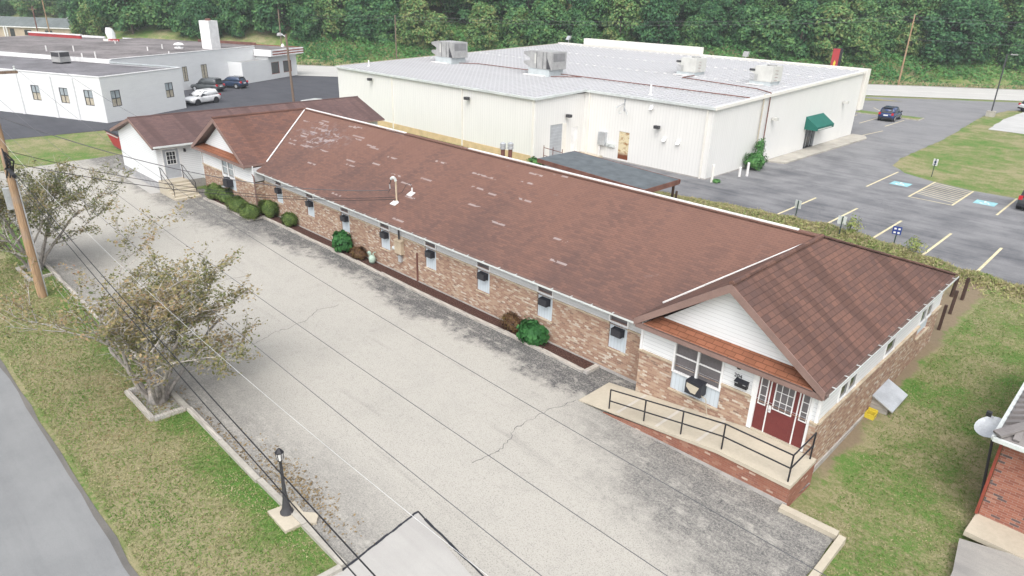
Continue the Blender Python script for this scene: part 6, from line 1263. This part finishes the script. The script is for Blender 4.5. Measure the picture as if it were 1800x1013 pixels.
bush('leafy_shrub', 'loose leafy shrub growing against the clipped one by the steps', 'shrub', (-47.75, 19.4, .05), .7, .5, .6, 900, .17, 'lf_hedge', None, 2, .15)
bush('hedge_shrub', 'clipped round shrub at the bed edge under the far gable window', 'shrub', (-45.2, 19.15, .05), .88, .62, .62, 7000, .062, 'lf_hedge', HG, 3)
bush('hedge_shrub', 'clipped round shrub at the outer corner of the stepped bed', 'shrub', (-43.2, 19.0, .05), .82, .6, .62, 7000, .062, 'lf_hedge', HG, 4)
bush('hedge_shrub', 'dark clipped shrub tucked in the corner by the far downspout', 'shrub', (-42.7, 20.15, .05), .78, .5, .72, 7000, .062, 'lf_hedge', HG, 5)
bush('hedge_shrub', 'small dull green shrub in the mulch below the first far window', 'shrub', (-40.0, 20.2, .05), .66, .42, .55, 3200, .075, 'lf_hedge', HG, 6)
bush('big_leaf_shrub', 'large leaved dark green shrub in the mulch left of the gas meter', 'shrub', (-33.6, 20.15, .05), .72, .5, .78, 620, .21, 'lf_dark', None, 7, .12)
bush('brown_shrub', 'low brown and rust coloured shrub beside the gas meter', 'shrub', (-32.1, 20.2, .05), .62, .42, .42, 2200, .07, 'lf_brown', None, 8, .12)
bush('brown_shrub', 'brown twiggy dead shrub by the big leaved plant near the ramp', 'shrub', (-19.7, 20.25, .05), .60, .40, .52, 2600, .05, 'lf_brown', None, 9, .12)
bush('big_leaf_shrub', 'large leaved glossy dark green shrub leaning over the timber near the ramp', 'shrub', (-18.25, 20.1, .05), .68, .52, .62, 620, .21, 'lf_dark', None, 10, .12)
bush('weed_bush', 'tall bright green weed bush growing at the metal wall corner', 'bush', (-27.2, 58.6, .3), 0.8, 0.9, 0.95, 1900, .14, 'lf_bank', None, 11, .18)
bush('weed_shoot', 'feathery upright shoot rising from the weed bush by the metal wall', 'bush', (-27.35, 59.6, .3), .42, .42, 1.7, 900, .13, 'lf_bank', None, 12, .2)
bush('weed_tuft', 'small weed tuft at the foot of the cream bollard', 'weed', (-27.0, 51.7, .3), .4, .3, .2, 260, .1, 'lf_bank', None, 13, .2, False)
bush('weed_bush', 'light green feathery weed between the pale sign and the lot', 'bush', (-13.9, 45.6, .3), .6, .5, .9, 520, .085, 'lf_weed', None, 14, .3); bush('weed_bush', 'light green feathery weed right of the blue sign', 'bush', (-10.0, 45.3, .3), .55, .45, .65, 420, .085, 'lf_weed', None, 15, .3)
bush('weed_tuft', 'small weed clump by the loading pad corner of the metal building', 'weed', (-40.9, 44.6, .3), .8, .5, .4, 600, .12, 'lf_bank', None, 16, .2, False)
# overgrown strip between the brick building and the lot
g = np.random.default_rng(9); P, N_ = [], []; P2, N2 = [], []
edge = [(-31, 44.9), (-22.7, 46.4), (-15.3, 46.8), (-10.4, 45.6), (-7.5, 44.5), (-4, 44.0), (4, 43.4)]
for (xa, ya_), (xb_, yb_) in zip(edge[:-1], edge[1:]):
    for _ in range(int(620 * abs(xb_ - xa))):
        u = g.random(); x, y = lerp(xa, xb_, u), lerp(ya_, yb_, u); dens = sst(x, -26, -15)
        d = abs(g.normal(0, 1.15)); hmax = (.10 + .36 * dens * math.exp(-((d - .9) / .8) ** 2)) * (.6 + .5 * math.sin(x * 1.3) ** 2); hh = g.random() ** .8 * hmax
        (P if g.random() < .5 else P2).append((x, y - d, .3 + hh))
tag(quads('weed_strip', P, [(0, 0, .6)] * len(P), .10, 'lf_weed', seed=4, jitter=.9), kind='stuff'); tag(quads('wild_grass_strip', P2, g.normal(0, 1, (len(P2), 3)) * np.array([1, 1, .25]), .05, 'lf_straw', elong=7, seed=5, jitter=.2), kind='stuff')
# lawn tufts: short blades that break up the flat turf
P = []
for _ in range(95000):
    if g.random() < .55: x, y = g.uniform(-45, -12.9), g.uniform(3.05, 6.8)
    else:
        x, y = g.uniform(-5.2, 1.5), g.uniform(14, 42)
        if (x > -1.3 and 17 < y < 32) or (x < -3.6 and y < 18): continue
    P.append((x, y, ground_z(x, y) + g.uniform(.01, .05)))
M['lf_turf'] = leaf('turf_blades', [(0, (0.085, 0.19, 0.035)), (.4, (0.16, 0.25, 0.06)), (.62, (0.28, 0.28, 0.125)), (1, (0.46, 0.40, 0.25))], .6, .45)
tag(quads('turf_blades', P, g.normal(0, 1, (len(P), 3)) * np.array([.7, .7, 1]), .028, 'lf_turf', elong=2.8, seed=6, jitter=.2), kind='stuff')
# verge and weed bank across the far road
P, N_, P2 = [], [], []
for _ in range(90000):
    s_ = g.uniform(-118, 95); d = g.uniform(2.0, 26); x, y = road_pt(s_, d)
    if not visible((x, y, 2), 60): continue
    lush = sst(d, 4.2, 8) * (.5 + .5 * math.sin(s_ * .23 + math.sin(d * .5) * 1.3)); hh = g.random() ** .7 * (.25 + 1.9 * lush * (.6 + .4 * math.sin(s_ * 1.1 + d)))
    p = (x, y, ground_z(x, y) + max(.05, hh))
    (P2 if (d < 5.5 and g.random() < .75) else P).append(p)
tag(quads('bank_weeds', P, [(0, -.3, .8)] * len(P), .34, 'lf_bank', seed=7, jitter=.7), kind='stuff'); tag(quads('verge_grass', P2, g.normal(0, 1, (len(P2), 3)) * np.array([1, 1, .3]), .13, 'lf_straw', elong=6, seed=8, jitter=.2), kind='stuff')

# woodland: a few crown shapes, copied tree by tree
def wood_tree(seed, h, rad, skirt):
    g = np.random.default_rng(seed); r = random.Random(seed); t = thing('woodland_tree', 'leafy tree in the dense wood on the hillside', 'tree', (0, 0, 0), 'trees of the hillside wood', 0, True)
    mb = MB(); top = Vector((r.uniform(-.4, .4), r.uniform(-.4, .4), h * .8)); mb.cyl((0, 0, -1), (top.x * .4, top.y * .4, h * .45), .24, .16, M['barkd'], 7, False); mb.cyl((top.x * .4, top.y * .4, h * .45), top, .16, .05, M['barkd'], 6, False)
    P, N_ = [], []
    for k in range(34):
        z_ = h * (skirt + (1 - skirt) * (k + .5) / 34 * r.uniform(.9, 1.05)); f = (z_ / h - skirt) / (1 - skirt); env = rad * (math.sin(math.pi * min(1, .16 + .84 * f) ** .8) ** .7) * r.uniform(.55, 1.08)
        a_ = r.uniform(0, 2 * math.pi); q = r.uniform(.45, 1); c = np.array([env * q * math.cos(a_), env * q * math.sin(a_), z_ - .3]); br = rad * r.uniform(.26, .46)
        if k % 3 == 0: mb.cyl((0, 0, max(.5, z_ - rad * .6)), tuple(c), .09, .03, M['barkd'], 5, False)
        m_ = int(190 * (br / 1.3) ** 1.5) + 60; d = g.normal(0, 1, (m_, 3)); d /= np.linalg.norm(d, axis=1, keepdims=True); d[:, 2] = np.where(d[:, 2] < -.3, -d[:, 2], d[:, 2])
        P.append(c + d * br * g.uniform(.55, 1.1, m_)[:, None] * np.array([1.0, 1.0, .95])); N_.append(d + np.array([0, 0, .35]))
    n2 = 650; d = g.normal(0, 1, (n2, 3)); d /= np.linalg.norm(d, axis=1, keepdims=True); P.append(d * (g.uniform(.5, 1.0, n2) ** .6)[:, None] * np.array([rad * .92, rad * .92, h * (1 - skirt) * .5]) + np.array([0, 0, h * (1 + skirt) / 2])); N_.append(d + np.array([0, 0, .3]))
    mb.build('trunk', t); quads('crown', np.concatenate(P), np.concatenate(N_), .36, 'lf_wood', t, 1.5, seed, jitter=.6); return t
protos = [wood_tree(100 + i, h, rd, sk) for i, (h, rd, sk) in enumerate(((12, 4.2, .16), (14, 4.8, .22), (10, 4.2, .06), (13, 3.8, .2), (9, 3.9, .04), (15, 4.6, .28), (7, 3.6, .02), (11, 4.6, .1)))]
r = random.Random(33); used = set()
spots = []
for row, (d, step) in enumerate(((15, 6.2), (21, 6.0), (27.5, 6.0), (34.5, 6.2), (42, 6.6), (51, 7.5), (62, 9))):
    s_ = -330.0
    while s_ < 150:
        extra = 68 * sst(-s_, 150, 215); dd = d + extra + r.uniform(-2.2, 2.2) - (6 if row == 0 and s_ > 45 else 0); x, y = road_pt(s_ + r.uniform(-2, 2), dd); s_ += step * r.uniform(.85, 1.15)
        zb = ground_z(x, y)
        if row > 4 and s_ > -150: continue
        if not (visible((x, y, zb + 3), 150) or visible((x, y, zb + 9), 150)): continue
        spots.append((x, y, zb, row))
for _ in range(46):                               # bushy edge between the far roofs and the ranch house
    x, y = r.uniform(-212, -150), 0; y = lerp(52, 84, (x + 212) / 62) + r.uniform(2, 12); spots.append((x, y, ground_z(x, y), 0))
dist = lambda q: (q[0] ** 2 + q[1] ** 2)
spots.sort(key=dist); spots = spots[:295]
WHERE = ('leafy tree in the front row of the wood across the far road', 'leafy tree deep in the dense wood on the hillside')
for (x, y, zb, row) in spots:
    small = row == 0 or (row == 1 and r.random() < .35); k = r.choice((2, 4, 6, 4, 7)) if small else r.choice((0, 1, 3, 5, 7, 0, 1))
    o = protos[k]
    if k in used: o = copy_tree(protos[k])
    used.add(k); o.location = (x, y, zb - .3); o.rotation_euler = (0, 0, r.uniform(0, 6.28)); s_ = r.uniform(.82, 1.2); o.scale = (s_ * r.uniform(.9, 1.15), s_ * r.uniform(.9, 1.15), s_)
    o['label'] = WHERE[0 if row == 0 else 1]
for k, o in enumerate(protos):
    if k not in used:
        for ch in list(o.children): bpy.data.objects.remove(ch)
        bpy.data.objects.remove(o)


# ---------------------------------------------------------------- light summer haze
hb = MB().box(-470, 180, -90, 480, -3, 62, M['glass'])
hz = hb.build('haze'); tag(hz, kind='stuff'); hz.data.materials.clear()
hm = bpy.data.materials.new('haze_air'); hm.use_nodes = True; ht = hm.node_tree; ht.nodes.remove(ht.nodes['Principled BSDF'])
pv = ht.nodes.new('ShaderNodeVolumePrincipled'); pv.inputs['Color'].default_value = (0.86, 0.90, 0.94, 1); pv.inputs['Density'].default_value = 0.0005; pv.inputs['Anisotropy'].default_value = 0.2
ht.links.new(pv.outputs[0], ht.nodes['Material Output'].inputs['Volume']); hz.data.materials.append(hm)
